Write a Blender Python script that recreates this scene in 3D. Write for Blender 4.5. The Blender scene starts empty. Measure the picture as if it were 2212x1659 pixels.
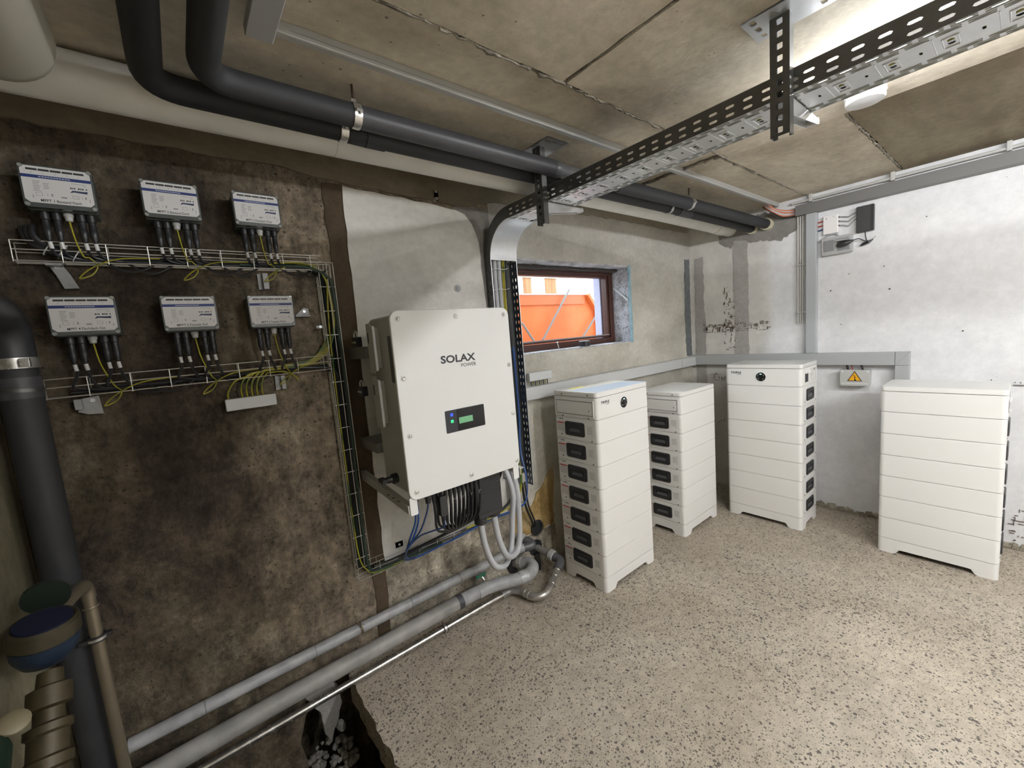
import bpy, bmesh, math, random
from mathutils import Vector, Matrix
random.seed(7)
S = bpy.context.scene
COL = S.collection
# ------------------------------------------------------------------ camera
cam_d = bpy.data.cameras.new('camera'); cam = bpy.data.objects.new('camera', cam_d); COL.objects.link(cam)
S.camera = cam
cam_d.sensor_fit = 'HORIZONTAL'; cam_d.sensor_width = 36.0
cam_d.lens = 36.0 * 890.93 / 2212.0
cam_d.clip_start = 0.02; cam_d.clip_end = 200
CAMR = [(0.773886, -0.628220, -0.080244), (-0.134904, -0.039722, -0.990062), (0.618790, 0.777021, -0.115490)]
CAMC = (-3.62609, -1.89316, 1.46508)
RT, DN, FW = [Vector(v).normalized() for v in CAMR]
m = Matrix(((RT.x, -DN.x, -FW.x, CAMC[0]), (RT.y, -DN.y, -FW.y, CAMC[1]), (RT.z, -DN.z, -FW.z, CAMC[2]), (0, 0, 0, 1)))
cam.matrix_world = m
# ------------------------------------------------------------------ view / world / daylight
S.view_settings.view_transform = 'Standard'; S.view_settings.look = 'None'
S.view_settings.exposure = 1.42; S.view_settings.gamma = 1.0; S.view_settings.use_curve_mapping = False
W = bpy.data.worlds.new('world'); S.world = W; W.use_nodes = True
bg = W.node_tree.nodes['Background']; bg.inputs[0].default_value = (0.80, 0.90, 1.0, 1); bg.inputs[1].default_value = 1.9
sun_d = bpy.data.lights.new('sun', 'SUN'); sun_d.energy = 1.2; sun_d.angle = 0.2
sun = bpy.data.objects.new('sun', sun_d); COL.objects.link(sun); sun.rotation_euler = (math.radians(-48), math.radians(8), 0)
LAMP_A, LAMP_B = 62.0, 112.0      # emission of the ceiling battens
S.cycles.max_bounces = 8; S.cycles.diffuse_bounces = 5; S.cycles.glossy_bounces = 4
S.cycles.sample_clamp_indirect = 4.0

# ------------------------------------------------------------------ materials
MATS = {}
def mat(name, col, rough=0.6, metal=0.0, bump=0.0, bscale=60, var=0.0, vscale=8, emit=0, spec=0.5, speck=0.0, coat=0.0):
    if name in MATS: return MATS[name]
    M = bpy.data.materials.new(name); M.use_nodes = True; N = M.node_tree.nodes; L = M.node_tree.links
    b = N['Principled BSDF']; b.inputs['Base Color'].default_value = (*col, 1)
    b.inputs['Roughness'].default_value = rough; b.inputs['Metallic'].default_value = metal
    b.inputs['Specular IOR Level'].default_value = spec; b.inputs['Coat Weight'].default_value = coat
    tc = N.new('ShaderNodeTexCoord')
    if var > 0:
        n = N.new('ShaderNodeTexNoise'); n.inputs['Scale'].default_value = vscale; n.inputs['Detail'].default_value = 5
        L.new(tc.outputs['Object'], n.inputs['Vector'])
        r = N.new('ShaderNodeMapRange'); r.inputs['From Min'].default_value = 0.3; r.inputs['From Max'].default_value = 0.7
        r.inputs['To Min'].default_value = 1 - var; r.inputs['To Max'].default_value = 1 + var * 0.6
        L.new(n.outputs['Fac'], r.inputs['Value'])
        mx = N.new('ShaderNodeMix'); mx.data_type = 'RGBA'; mx.blend_type = 'MULTIPLY'; mx.inputs['Factor'].default_value = 1
        mx.inputs[6].default_value = (*col, 1); L.new(r.outputs['Result'], mx.inputs[7]); L.new(mx.outputs[2], b.inputs['Base Color'])
        rr = N.new('ShaderNodeMapRange'); rr.inputs['To Min'].default_value = max(0.03, rough - 0.1); rr.inputs['To Max'].default_value = min(1, rough + 0.12)
        L.new(n.outputs['Fac'], rr.inputs['Value']); L.new(rr.outputs['Result'], b.inputs['Roughness'])
    if bump > 0:
        n2 = N.new('ShaderNodeTexNoise'); n2.inputs['Scale'].default_value = bscale; n2.inputs['Detail'].default_value = 4
        L.new(tc.outputs['Object'], n2.inputs['Vector'])
        bp = N.new('ShaderNodeBump'); bp.inputs['Strength'].default_value = bump; bp.inputs['Distance'].default_value = 0.002
        L.new(n2.outputs['Fac'], bp.inputs['Height']); L.new(bp.outputs['Normal'], b.inputs['Normal'])
    if emit > 0:
        b.inputs['Emission Color'].default_value = (*col, 1); b.inputs['Emission Strength'].default_value = emit
    MATS[name] = M
    return M

def concrete(name, ramp, scale=2.0, stretch=(1, 1, 1), rough=0.85, pit=0.0, pitscale=40, pitcol=(0.03, 0.025, 0.02), pitsize=0.12,
             fine=0.25, bump=0.5, bdist=0.004, zones=None, mid=0.06):
    """ramp: [(pos,col)] for the broad stains; zones: list of (axis, edge, width, col, amount, noise) painted minerals with ragged borders"""
    M = bpy.data.materials.new(name); M.use_nodes = True; N = M.node_tree.nodes; L = M.node_tree.links
    b = N['Principled BSDF']; b.inputs['Roughness'].default_value = rough; b.inputs['Specular IOR Level'].default_value = 0.25
    tc = N.new('ShaderNodeTexCoord'); mp = N.new('ShaderNodeMapping'); mp.inputs['Scale'].default_value = stretch
    L.new(tc.outputs['Object'], mp.inputs['Vector'])
    def noise(sc, det=6, ro=0.6, vec=None, dist=0):
        n = N.new('ShaderNodeTexNoise'); n.inputs['Scale'].default_value = sc; n.inputs['Detail'].default_value = det
        n.inputs['Roughness'].default_value = ro; n.inputs['Distortion'].default_value = dist
        L.new(vec or tc.outputs['Object'], n.inputs['Vector']); return n.outputs['Fac']
    def ramp_n(fac, stops):
        r = N.new('ShaderNodeValToRGB'); e = r.color_ramp.elements
        while len(e) < len(stops): e.new(0.5)
        for i, (p, c) in enumerate(stops):
            e[i].position = p; e[i].color = (*c, 1) if len(c) == 3 else c
        L.new(fac, r.inputs['Fac']); return r.outputs['Color']
    def mix(a, bb, fac, mode='MIX'):
        x = N.new('ShaderNodeMix'); x.data_type = 'RGBA'; x.blend_type = mode
        if isinstance(fac, (int, float)): x.inputs['Factor'].default_value = fac
        else: L.new(fac, x.inputs['Factor'])
        for v, i in ((a, 6), (bb, 7)):
            if isinstance(v, tuple): x.inputs[i].default_value = (*v, 1)
            else: L.new(v, x.inputs[i])
        return x.outputs[2]
    def math_n(op, a, bb=None, clamp=False):
        x = N.new('ShaderNodeMath'); x.operation = op; x.use_clamp = clamp
        for i, v in enumerate((a, bb)):
            if v is None: continue
            if isinstance(v, (int, float)): x.inputs[i].default_value = v
            else: L.new(v, x.inputs[i])
        return x.outputs[0]
    big = noise(scale, 8, 0.62, mp.outputs['Vector'], 0.3)
    col = ramp_n(big, ramp)
    f = noise(scale * 14, 6, 0.7)
    fr = N.new('ShaderNodeMapRange'); fr.inputs['From Min'].default_value = 0.3; fr.inputs['From Max'].default_value = 0.7
    fr.inputs['To Min'].default_value = 1 - fine; fr.inputs['To Max'].default_value = 1 + fine * 0.7
    L.new(f, fr.inputs['Value'])
    sep = N.new('ShaderNodeSeparateXYZ'); L.new(tc.outputs['Object'], sep.inputs[0])
    if zones:
        for ax, edge, width, zc, amt, nz in zones:
            w = math_n('ADD', sep.outputs[ax], math_n('MULTIPLY', math_n('SUBTRACT', noise(3.0, 6, 0.65), 0.5), nz))
            g = N.new('ShaderNodeMapRange'); g.inputs['From Min'].default_value = edge - width / 2; g.inputs['From Max'].default_value = edge + width / 2
            L.new(w, g.inputs['Value'])
            fac = math_n('MULTIPLY', g.outputs['Result'], amt, True)
            zr = ramp_n(noise(scale * 1.7, 8, 0.6, mp.outputs['Vector'], 0.4), [(0.3, tuple(v * 0.72 for v in zc)), (0.7, tuple(min(1, v * 1.15) for v in zc))])
            col = mix(col, zr, fac)
    col = mix(col, fr.outputs['Result'], 1.0, 'MULTIPLY')
    mm = N.new('ShaderNodeMapRange'); mm.inputs['From Min'].default_value = 0.34; mm.inputs['From Max'].default_value = 0.66
    mm.inputs['To Min'].default_value = 1 - mid; mm.inputs['To Max'].default_value = 1 + mid
    mn = noise(scale * 3.4 + 2, 12, 0.78, mp.outputs['Vector'], 0.2); L.new(mn, mm.inputs['Value'])
    col = mix(col, mm.outputs['Result'], 1.0, 'MULTIPLY')
    h = math_n('ADD', math_n('MULTIPLY', f, 0.55), math_n('MULTIPLY', mn, 0.45 if mid > 0.2 else 0.1))
    if pit > 0:
        v = N.new('ShaderNodeTexVoronoi'); v.inputs['Scale'].default_value = pitscale
        dn = N.new('ShaderNodeVectorMath'); dn.operation = 'ADD'
        nn = N.new('ShaderNodeTexNoise'); nn.inputs['Scale'].default_value = pitscale * 0.9; L.new(tc.outputs['Object'], nn.inputs['Vector'])
        sc = N.new('ShaderNodeVectorMath'); sc.operation = 'SCALE'; sc.inputs['Scale'].default_value = 0.6 / pitscale
        L.new(nn.outputs['Color'], sc.inputs[0]); L.new(tc.outputs['Object'], dn.inputs[0]); L.new(sc.outputs[0], dn.inputs[1])
        L.new(dn.outputs[0], v.inputs['Vector'])
        gate = math_n('MULTIPLY', noise(scale * 2.3, 5, 0.6), pitsize * 2.0)
        wn = N.new('ShaderNodeSeparateXYZ'); L.new(v.outputs['Color'], wn.inputs[0])
        lim = math_n('MULTIPLY', gate, wn.outputs[0])
        pm = math_n('LESS_THAN', v.outputs['Distance'], lim)
        pf = math_n('MULTIPLY', pm, pit)
        col = mix(col, pitcol, pf)
        h = math_n('SUBTRACT', h, math_n('MULTIPLY', pm, 0.5))
    L.new(col, b.inputs['Base Color'])
    bp = N.new('ShaderNodeBump'); bp.inputs['Strength'].default_value = bump; bp.inputs['Distance'].default_value = bdist
    hh = math_n('ADD', h, math_n('MULTIPLY', big, 0.6))
    L.new(hh, bp.inputs['Height']); L.new(bp.outputs['Normal'], b.inputs['Normal'])
    MATS[name] = M
    return M

M_WALL_L = concrete('wall_stained', [(0.28, (0.026, 0.019, 0.014)), (0.42, (0.058, 0.043, 0.032)), (0.52, (0.098, 0.077, 0.052)), (0.62, (0.155, 0.125, 0.085)), (0.75, (0.27, 0.23, 0.17))],
    scale=2.6, stretch=(1.0, 1, 0.62), pit=0.75, pitscale=50, pitsize=0.22, fine=0.4, bump=1.0, bdist=0.02, mid=0.75,
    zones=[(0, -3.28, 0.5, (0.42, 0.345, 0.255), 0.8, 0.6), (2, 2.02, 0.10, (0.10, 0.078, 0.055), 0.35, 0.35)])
M_WALL_LIGHT = concrete('wall_pale_section', [(0.25, (0.33, 0.31, 0.26)), (0.45, (0.50, 0.475, 0.41)), (0.6, (0.60, 0.575, 0.505)), (0.8, (0.69, 0.67, 0.61))], scale=2.4, stretch=(0.8, 1, 1.2), fine=0.13, bump=0.4, pit=0.55, pitscale=48, pitsize=0.09, pitcol=(0.16, 0.14, 0.10),
    zones=[(2, 1.86, 0.5, (0.47, 0.455, 0.43), 0.6, 0.3)])
M_LOW = concrete('wall_low', [(0.3, (0.10, 0.085, 0.07)), (0.5, (0.30, 0.265, 0.21)), (0.7, (0.60, 0.55, 0.45))], scale=5, pit=0.75, pitscale=60, pitsize=0.34, pitcol=(0.12, 0.095, 0.065), fine=0.35, bump=0.9, mid=0.35)
M_PATCH = concrete('patch_plaster', [(0.25, (0.50, 0.48, 0.45)), (0.5, (0.68, 0.665, 0.625)), (0.75, (0.78, 0.765, 0.72))], scale=2.2, stretch=(1, 1, 2.2), fine=0.08, bump=0.15, rough=0.6)
M_WALL_R = concrete('wall_whitewash', [(0.25, (0.62, 0.615, 0.62)), (0.5, (0.74, 0.735, 0.745)), (0.75, (0.82, 0.82, 0.83))], scale=1.6, fine=0.06, bump=0.25, pit=0.7, pitscale=16, pitsize=0.10, pitcol=(0.18, 0.16, 0.14),
    zones=[(1, -0.62, 0.10, (0.60, 0.575, 0.52), 0.75, 0.3)])
M_MORTAR = concrete('mortar', [(0.3, (0.33, 0.315, 0.295)), (0.7, (0.44, 0.42, 0.39))], scale=6, fine=0.15, bump=0.3)
M_MORTAR2 = concrete('mortar_dark', [(0.3, (0.21, 0.20, 0.185)), (0.7, (0.31, 0.29, 0.27))], scale=9, fine=0.2, bump=0.5)
M_CEIL = concrete('ceiling_board_marks', [(0.25, (0.33, 0.29, 0.225)), (0.45, (0.52, 0.465, 0.37)), (0.6, (0.64, 0.58, 0.475)), (0.78, (0.74, 0.69, 0.59))], scale=1.9, stretch=(0.7, 1.4, 1), fine=0.16, bump=0.45, bdist=0.006, pit=0.6, pitscale=24, pitsize=0.10)
M_CEIL2 = concrete('ceiling_board_brown', [(0.25, (0.15, 0.12, 0.08)), (0.5, (0.25, 0.21, 0.145)), (0.75, (0.34, 0.295, 0.21))], scale=2.2, stretch=(0.6, 2.0, 1), fine=0.15, bump=0.35, pit=0.5, pitscale=30, pitsize=0.08)
M_RIDGE = concrete('joint_grout', [(0.3, (0.10, 0.085, 0.065)), (0.6, (0.36, 0.33, 0.27)), (0.8, (0.52, 0.48, 0.40))], scale=14, fine=0.4, bump=1.0)
M_DIRT = concrete('dirt', [(0.3, (0.05, 0.04, 0.03)), (0.7, (0.16, 0.135, 0.105))], scale=9, fine=0.4, bump=1.0, pit=0.6, pitscale=60, pitsize=0.4)
M_YEL = concrete('foam_yellowed', [(0.3, (0.24, 0.15, 0.05)), (0.5, (0.42, 0.29, 0.12)), (0.7, (0.52, 0.42, 0.24))], scale=6, fine=0.2, bump=0.5, pit=0.5, pitscale=60, pitsize=0.2, pitcol=(0.7, 0.65, 0.5))

def floor_material():
    M = concrete('floor_concrete', [(0.25, (0.33, 0.275, 0.215)), (0.5, (0.42, 0.365, 0.295)), (0.75, (0.50, 0.445, 0.37))], scale=1.4, fine=0.22, bump=0.5, bdist=0.003)
    N = M.node_tree.nodes; L = M.node_tree.links; b = N['Principled BSDF']
    src = b.inputs['Base Color'].links[0].from_socket
    tc = N.new('ShaderNodeTexCoord')
    cur = src
    for sc, size, colr, amt in ((40, 0.30, (0.07, 0.065, 0.063), 0.9), (74, 0.42, (0.085, 0.078, 0.068), 0.88), (140, 0.48, (0.12, 0.10, 0.08), 0.9), (170, 0.36, (0.66, 0.60, 0.50), 0.7)):
        nz = N.new('ShaderNodeTexNoise'); nz.inputs['Scale'].default_value = sc * 0.55; L.new(tc.outputs['Object'], nz.inputs['Vector'])
        s = N.new('ShaderNodeVectorMath'); s.operation = 'SCALE'; s.inputs['Scale'].default_value = 1.1 / sc; L.new(nz.outputs['Color'], s.inputs[0])
        a = N.new('ShaderNodeVectorMath'); a.operation = 'ADD'; L.new(tc.outputs['Object'], a.inputs[0]); L.new(s.outputs[0], a.inputs[1])
        v = N.new('ShaderNodeTexVoronoi'); v.inputs['Scale'].default_value = sc; L.new(a.outputs[0], v.inputs['Vector'])
        g = N.new('ShaderNodeTexNoise'); g.inputs['Scale'].default_value = 2.2; g.inputs['Detail'].default_value = 4; L.new(tc.outputs['Object'], g.inputs['Vector'])
        gr = N.new('ShaderNodeMapRange'); gr.inputs['From Min'].default_value = 0.35; gr.inputs['From Max'].default_value = 0.6; gr.inputs['To Min'].default_value = 0.78
        L.new(g.outputs['Fac'], gr.inputs['Value'])
        se = N.new('ShaderNodeSeparateColor'); L.new(v.outputs['Color'], se.inputs[0])
        p = N.new('ShaderNodeMath'); p.operation = 'POWER'; L.new(se.outputs[0], p.inputs[0]); p.inputs[1].default_value = 1.0
        q = N.new('ShaderNodeMath'); q.operation = 'MULTIPLY'; L.new(p.outputs[0], q.inputs[0]); q.inputs[1].default_value = size
        q2 = N.new('ShaderNodeMath'); q2.operation = 'MULTIPLY'; L.new(q.outputs[0], q2.inputs[0]); L.new(gr.outputs[0], q2.inputs[1])
        lt = N.new('ShaderNodeMath'); lt.operation = 'LESS_THAN'; L.new(v.outputs['Distance'], lt.inputs[0]); L.new(q2.outputs[0], lt.inputs[1])
        f = N.new('ShaderNodeMath'); f.operation = 'MULTIPLY'; L.new(lt.outputs[0], f.inputs[0]); f.inputs[1].default_value = amt
        x = N.new('ShaderNodeMix'); x.data_type = 'RGBA'; L.new(f.outputs[0], x.inputs['Factor']); L.new(cur, x.inputs[6]); x.inputs[7].default_value = (*colr, 1)
        cur = x.outputs[2]
    L.new(cur, b.inputs['Base Color'])
    return M
M_FLOOR = floor_material()

WHITE = mat('battery_white', (0.80, 0.79, 0.765), 0.42, bump=0.08, bscale=900)
WHITE_GLOSS = mat('battery_lid_white', (0.80, 0.79, 0.765), 0.16, coat=0.3)
LIDGREY = mat('battery_lid_grey', (0.62, 0.61, 0.59), 0.4)
INVW = mat('inverter_white', (0.74, 0.74, 0.72), 0.35, bump=0.05, bscale=900)
INVS = mat('inverter_side', (0.55, 0.55, 0.53), 0.5)
PVCG = mat('trunking_grey', (0.40, 0.41, 0.41), 0.42)
PVCL = mat('trunking_light_grey', (0.60, 0.61, 0.61), 0.4)
PVCW = mat('white_pvc', (0.76, 0.75, 0.70), 0.38, var=0.08)
BLACKP = mat('black_plastic', (0.022, 0.022, 0.024), 0.38)
BLACKG = mat('black_gloss', (0.006, 0.006, 0.007), 0.12)
CHARC = mat('charcoal_panel', (0.025, 0.025, 0.03), 0.35)
INSUL = mat('pipe_insulation', (0.030, 0.031, 0.034), 0.62, var=0.12, vscale=20, bump=0.2)
INSUL2 = mat('drain_pipe_dark', (0.060, 0.060, 0.066), 0.42, var=0.2, vscale=14)
GALV = mat('galvanised', (0.70, 0.715, 0.73), 0.36, metal=0.72, var=0.05, vscale=40)
GALV_SHADE = mat('galvanised_shaded', (0.16, 0.16, 0.155), 0.42, metal=0.9, var=0.12, vscale=40)  # shaded copy of the galvanised steel, dark reflection put into its colour
BRKT = mat('bracket_zinc', (0.34, 0.34, 0.335), 0.5, metal=0.5, var=0.15, vscale=50)
STEEL = mat('steel_bright', (0.68, 0.67, 0.64), 0.28, metal=0.85, var=0.2, vscale=30)
WIRE = mat('wire_zinc', (0.62, 0.60, 0.55), 0.35, metal=0.7)
GREYPIPE = mat('grey_pipe_jacket', (0.36, 0.36, 0.365), 0.42, var=0.22, vscale=22, bump=0.25, bscale=120)
PVCD = mat('dark_grey_pvc', (0.085, 0.085, 0.09), 0.33)
PVCN = mat('union_nut_grey', (0.40, 0.39, 0.37), 0.45, var=0.12, vscale=40)
RUST = mat('rusty_rod', (0.07, 0.035, 0.025), 0.8, var=0.3, vscale=90)
CABW = mat('cable_grey', (0.45, 0.46, 0.48), 0.45)
CABB = mat('cable_black', (0.018, 0.018, 0.02), 0.42)
CABG = mat('cable_dark_green', (0.02, 0.045, 0.03), 0.45)
CABBL = mat('cable_blue', (0.015, 0.07, 0.26), 0.4)
CABDB = mat('cable_dark_blue', (0.015, 0.04, 0.13), 0.42)
CABR = mat('cable_red', (0.42, 0.05, 0.03), 0.45)
CABO = mat('cable_orange', (0.60, 0.16, 0.06), 0.45)
LABELW = mat('label_white', (0.62, 0.61, 0.60), 0.5)
NAVY = mat('label_navy', (0.012, 0.03, 0.15), 0.5)
INK = mat('ink_black', (0.02, 0.02, 0.025), 0.5)
INKG = mat('ink_grey', (0.25, 0.25, 0.26), 0.5)
INKR = mat('ink_red', (0.52, 0.04, 0.03), 0.5)
YELLOW = mat('warning_yellow', (0.85, 0.42, 0.01), 0.45)
YELS = mat('sticker_yellow', (0.70, 0.66, 0.12), 0.5)
BROWN = mat('window_brown', (0.075, 0.028, 0.020), 0.42, var=0.15, vscale=30)
BLUEF = mat('blue_sealant', (0.30, 0.46, 0.52), 0.7, var=0.2, vscale=40, bump=0.6)
REVEAL = concrete('reveal_plaster', [(0.35, (0.26, 0.25, 0.25)), (0.5, (0.50, 0.50, 0.54)), (0.7, (0.66, 0.67, 0.72))], scale=9, fine=0.3, bump=0.8, pit=0.8, pitscale=60, pitsize=0.3)
ORANGE = concrete('orange_paint', [(0.3, (0.62, 0.13, 0.03)), (0.6, (0.80, 0.20, 0.06))], scale=1.2, fine=0.04, bump=0.05, rough=0.5, pit=0.5, pitscale=16, pitsize=0.12, pitcol=(0.25, 0.06, 0.03))
STRUT = mat('strut_grey', (0.22, 0.21, 0.20), 0.5)
WOODP = concrete('board_pale', [(0.3, (0.60, 0.50, 0.40)), (0.7, (0.78, 0.70, 0.60))], scale=5, stretch=(6, 1, 0.4), fine=0.08, bump=0.1)
WOODB = concrete('board_brown', [(0.3, (0.30, 0.15, 0.07)), (0.7, (0.50, 0.29, 0.15))], scale=5, stretch=(6, 1, 0.4), fine=0.12, bump=0.1)
MINT = mat('roof_mint', (0.62, 0.82, 0.76), 0.5)
LILAC = mat('outer_reveal_lilac', (0.50, 0.50, 0.66), 0.8, var=0.1, vscale=60, bump=0.5, bscale=300)
GREENH = mat('green_handle', (0.02, 0.16, 0.09), 0.4)
METERB = mat('meter_blue', (0.014, 0.026, 0.05), 0.45, var=0.15, vscale=30)
METERG = mat('meter_body_bronze', (0.060, 0.050, 0.030), 0.45, metal=0.3, var=0.2, vscale=30)
BRASS = mat('brass_aged', (0.055, 0.042, 0.020), 0.5, metal=0.35, var=0.2, vscale=40)
LCD = mat('lcd_green', (0.13, 0.33, 0.17), 0.4, emit=0.12)
LEDB = mat('led_blue', (0.02, 0.06, 0.9), 0.4, emit=0.5)
LEDG = mat('led_green', (0.03, 0.7, 0.25), 0.4, emit=0.3)
TUBE_A = mat('tube_light_front', (0.96, 0.98, 1.0), 0.5, emit=LAMP_A)
TUBE_FILL = mat('tube_light_fill', (0.96, 0.98, 1.0), 0.5, emit=175.0)
TUBE_B = mat('tube_light_rear', (0.96, 0.98, 1.0), 0.5, emit=LAMP_B)
GLASS = bpy.data.materials.new('window_glass'); GLASS.use_nodes = True
_n = GLASS.node_tree.nodes; _l = GLASS.node_tree.links
_n.remove(_n['Principled BSDF'])
_t = _n.new('ShaderNodeBsdfTransparent'); _t.inputs[0].default_value = (0.95, 0.97, 0.97, 1); _g = _n.new('ShaderNodeBsdfGlossy'); _g.inputs['Roughness'].default_value = 0.02
_lw = _n.new('ShaderNodeLayerWeight'); _lw.inputs[0].default_value = 0.5; _f = _n.new('ShaderNodeMath'); _f.operation = 'POWER'; _f.inputs[1].default_value = 4.0; _l.new(_lw.outputs['Facing'], _f.inputs[0]); _x = _n.new('ShaderNodeMixShader')
_l.new(_f.outputs[0], _x.inputs[0]); _l.new(_t.outputs[0], _x.inputs[1]); _l.new(_g.outputs[0], _x.inputs[2]); _l.new(_x.outputs[0], _n['Material Output'].inputs[0])
def stripe_cable():
    M = mat('cable_green_yellow', (0.36, 0.36, 0.03), 0.45); N = M.node_tree.nodes; L = M.node_tree.links; b = N['Principled BSDF']
    tc = N.new('ShaderNodeTexCoord'); n = N.new('ShaderNodeTexNoise'); n.inputs['Scale'].default_value = 7; L.new(tc.outputs['Object'], n.inputs['Vector'])
    r = N.new('ShaderNodeValToRGB'); r.color_ramp.elements[0].position = 0.42; r.color_ramp.elements[0].color = (0.06, 0.12, 0.015, 1)
    r.color_ramp.elements[1].position = 0.5; r.color_ramp.elements[1].color = (0.36, 0.32, 0.025, 1)
    L.new(n.outputs['Fac'], r.inputs[0]); L.new(r.outputs[0], b.inputs['Base Color']); return M
CABGY = stripe_cable()

# ------------------------------------------------------------------ mesh helpers
class MB:
    def __init__(s): s.v = []; s.f = []
    def add(s, vs, fs):
        o = len(s.v); s.v += [tuple(v) for v in vs]; s.f += [tuple(i + o for i in f) for f in fs]; return s
    def box(s, x0, x1, y0, y1, z0, z1):
        x0, x1 = sorted((x0, x1)); y0, y1 = sorted((y0, y1)); z0, z1 = sorted((z0, z1))
        return s.add([(x0,y0,z0),(x1,y0,z0),(x1,y1,z0),(x0,y1,z0),(x0,y0,z1),(x1,y0,z1),(x1,y1,z1),(x0,y1,z1)],
              [(0,3,2,1),(4,5,6,7),(0,1,5,4),(1,2,6,5),(2,3,7,6),(3,0,4,7)])
    def prism(s, poly, axis, a, b):
        def P(p, t): return {'x': (t, p[0], p[1]), 'y': (p[0], t, p[1]), 'z': (p[0], p[1], t)}[axis]
        n = len(poly); vs = [P(p, a) for p in poly] + [P(p, b) for p in poly]
        return s.add(vs, [tuple(range(n))[::-1], tuple(range(n, 2 * n))] + [(i, (i+1) % n, (i+1) % n + n, i + n) for i in range(n)])
    def tube(s, pts, r, seg=8, cap=True):
        pts = [Vector(p) for p in pts]; rr = r if isinstance(r, (list, tuple)) else [r] * len(pts)
        T = []
        for i in range(len(pts)):
            a = pts[max(0, i - 1)]; b = pts[min(len(pts) - 1, i + 1)]; d = b - a
            T.append(d.normalized() if d.length > 1e-9 else (T[-1] if T else Vector((0, 0, 1))))
        u = T[0].orthogonal().normalized(); vs = []; o = []
        for i, p in enumerate(pts):
            u = (u - T[i] * u.dot(T[i])).normalized(); w = T[i].cross(u)
            for k in range(seg):
                an = 2 * math.pi * k / seg; vs.append(p + (u * math.cos(an) + w * math.sin(an)) * rr[i])
        fs = [(i*seg+k, i*seg+(k+1) % seg, (i+1)*seg+(k+1) % seg, (i+1)*seg+k) for i in range(len(pts)-1) for k in range(seg)]
        if cap: fs += [tuple(range(seg))[::-1], tuple((len(pts)-1)*seg + k for k in range(seg))]
        return s.add(vs, fs)
    def cyl(s, p0, p1, r, seg=16, r1=None): return s.tube([p0, p1], [r, r if r1 is None else r1], seg)
    def lathe(s, base, axis, prof, seg=20):
        base = Vector(base); axis = Vector(axis).normalized()
        return s.tube2([base + axis * h for h, _ in prof], axis, [max(r, 1e-4) for _, r in prof], seg)
    def tube2(s, pts, ax, rr, seg):
        u = ax.orthogonal().normalized(); w = ax.cross(u); vs = []
        for p, r in zip(pts, rr):
            for k in range(seg):
                an = 2 * math.pi * k / seg; vs.append(p + (u * math.cos(an) + w * math.sin(an)) * r)
        n = len(pts)
        fs = [(i*seg+k, i*seg+(k+1) % seg, (i+1)*seg+(k+1) % seg, (i+1)*seg+k) for i in range(n-1) for k in range(seg)]
        fs += [tuple(range(seg))[::-1], tuple((n-1)*seg + k for k in range(seg))]
        return s.add(vs, fs)
    def torus(s, c, axis, R, r, seg=20, rs=8):
        c = Vector(c); axis = Vector(axis).normalized(); u = axis.orthogonal().normalized(); w = axis.cross(u); vs = []
        for i in range(seg):
            a = 2 * math.pi * i / seg; d = u * math.cos(a) + w * math.sin(a)
            for k in range(rs):
                b = 2 * math.pi * k / rs; vs.append(c + d * (R + r * math.cos(b)) + axis * r * math.sin(b))
        return s.add(vs, [(i*rs+k, ((i+1) % seg)*rs+k, ((i+1) % seg)*rs+(k+1) % rs, i*rs+(k+1) % rs) for i in range(seg) for k in range(rs)])
    def band(s, c, axis, R, w, t=0.002, seg=24):     # flat strap round a pipe
        c = Vector(c); axis = Vector(axis).normalized(); u = axis.orthogonal().normalized(); q = axis.cross(u); vs = []
        for i in range(seg):
            a = 2 * math.pi * i / seg; d = u * math.cos(a) + q * math.sin(a)
            vs += [c + d * R - axis * w/2, c + d * (R+t) - axis * w/2, c + d * (R+t) + axis * w/2, c + d * R + axis * w/2]
        return s.add(vs, [(i*4+k, ((i+1) % seg)*4+k, ((i+1) % seg)*4+(k+1) % 4, i*4+(k+1) % 4) for i in range(seg) for k in range(4)])
    def cell(s, o, U, V, u0, u1, v0, v1, cu, cv, a, b, n=4, pw=5):
        """rectangular sheet cell with a rounded slot: o + u*U + v*V"""
        o = Vector(o); U = Vector(U); V = Vector(V)
        angs = sorted([2*math.pi*k/(4*n) + 0.05 for k in range(4*n)] + [math.atan2(y-cv, x-cu) % (2*math.pi) for x in (u0, u1) for y in (v0, v1)])
        inn = []; out = []
        for t in angs:
            c, d = math.cos(t), math.sin(t)
            r = 1 / ((abs(c)/a)**pw + (abs(d)/b)**pw) ** (1/pw)
            inn.append((cu + c*r, cv + d*r))
            k = min([((u1 if c > 0 else u0) - cu)/c if abs(c) > 1e-9 else 1e9, ((v1 if d > 0 else v0) - cv)/d if abs(d) > 1e-9 else 1e9])
            out.append((cu + c*k, cv + d*k))
        n2 = len(angs); vs = [o + U*p[0] + V*p[1] for p in inn + out]
        return s.add(vs, [(i, n2+i, n2+(i+1) % n2, (i+1) % n2) for i in range(n2)])
    def mesh(s, name, off=(0, 0, 0)):
        me = bpy.data.meshes.new(name); ox, oy, oz = off
        me.from_pydata([(v[0]-ox, v[1]-oy, v[2]-oz) for v in s.v], [], s.f); me.validate(); me.update(); return me

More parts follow.
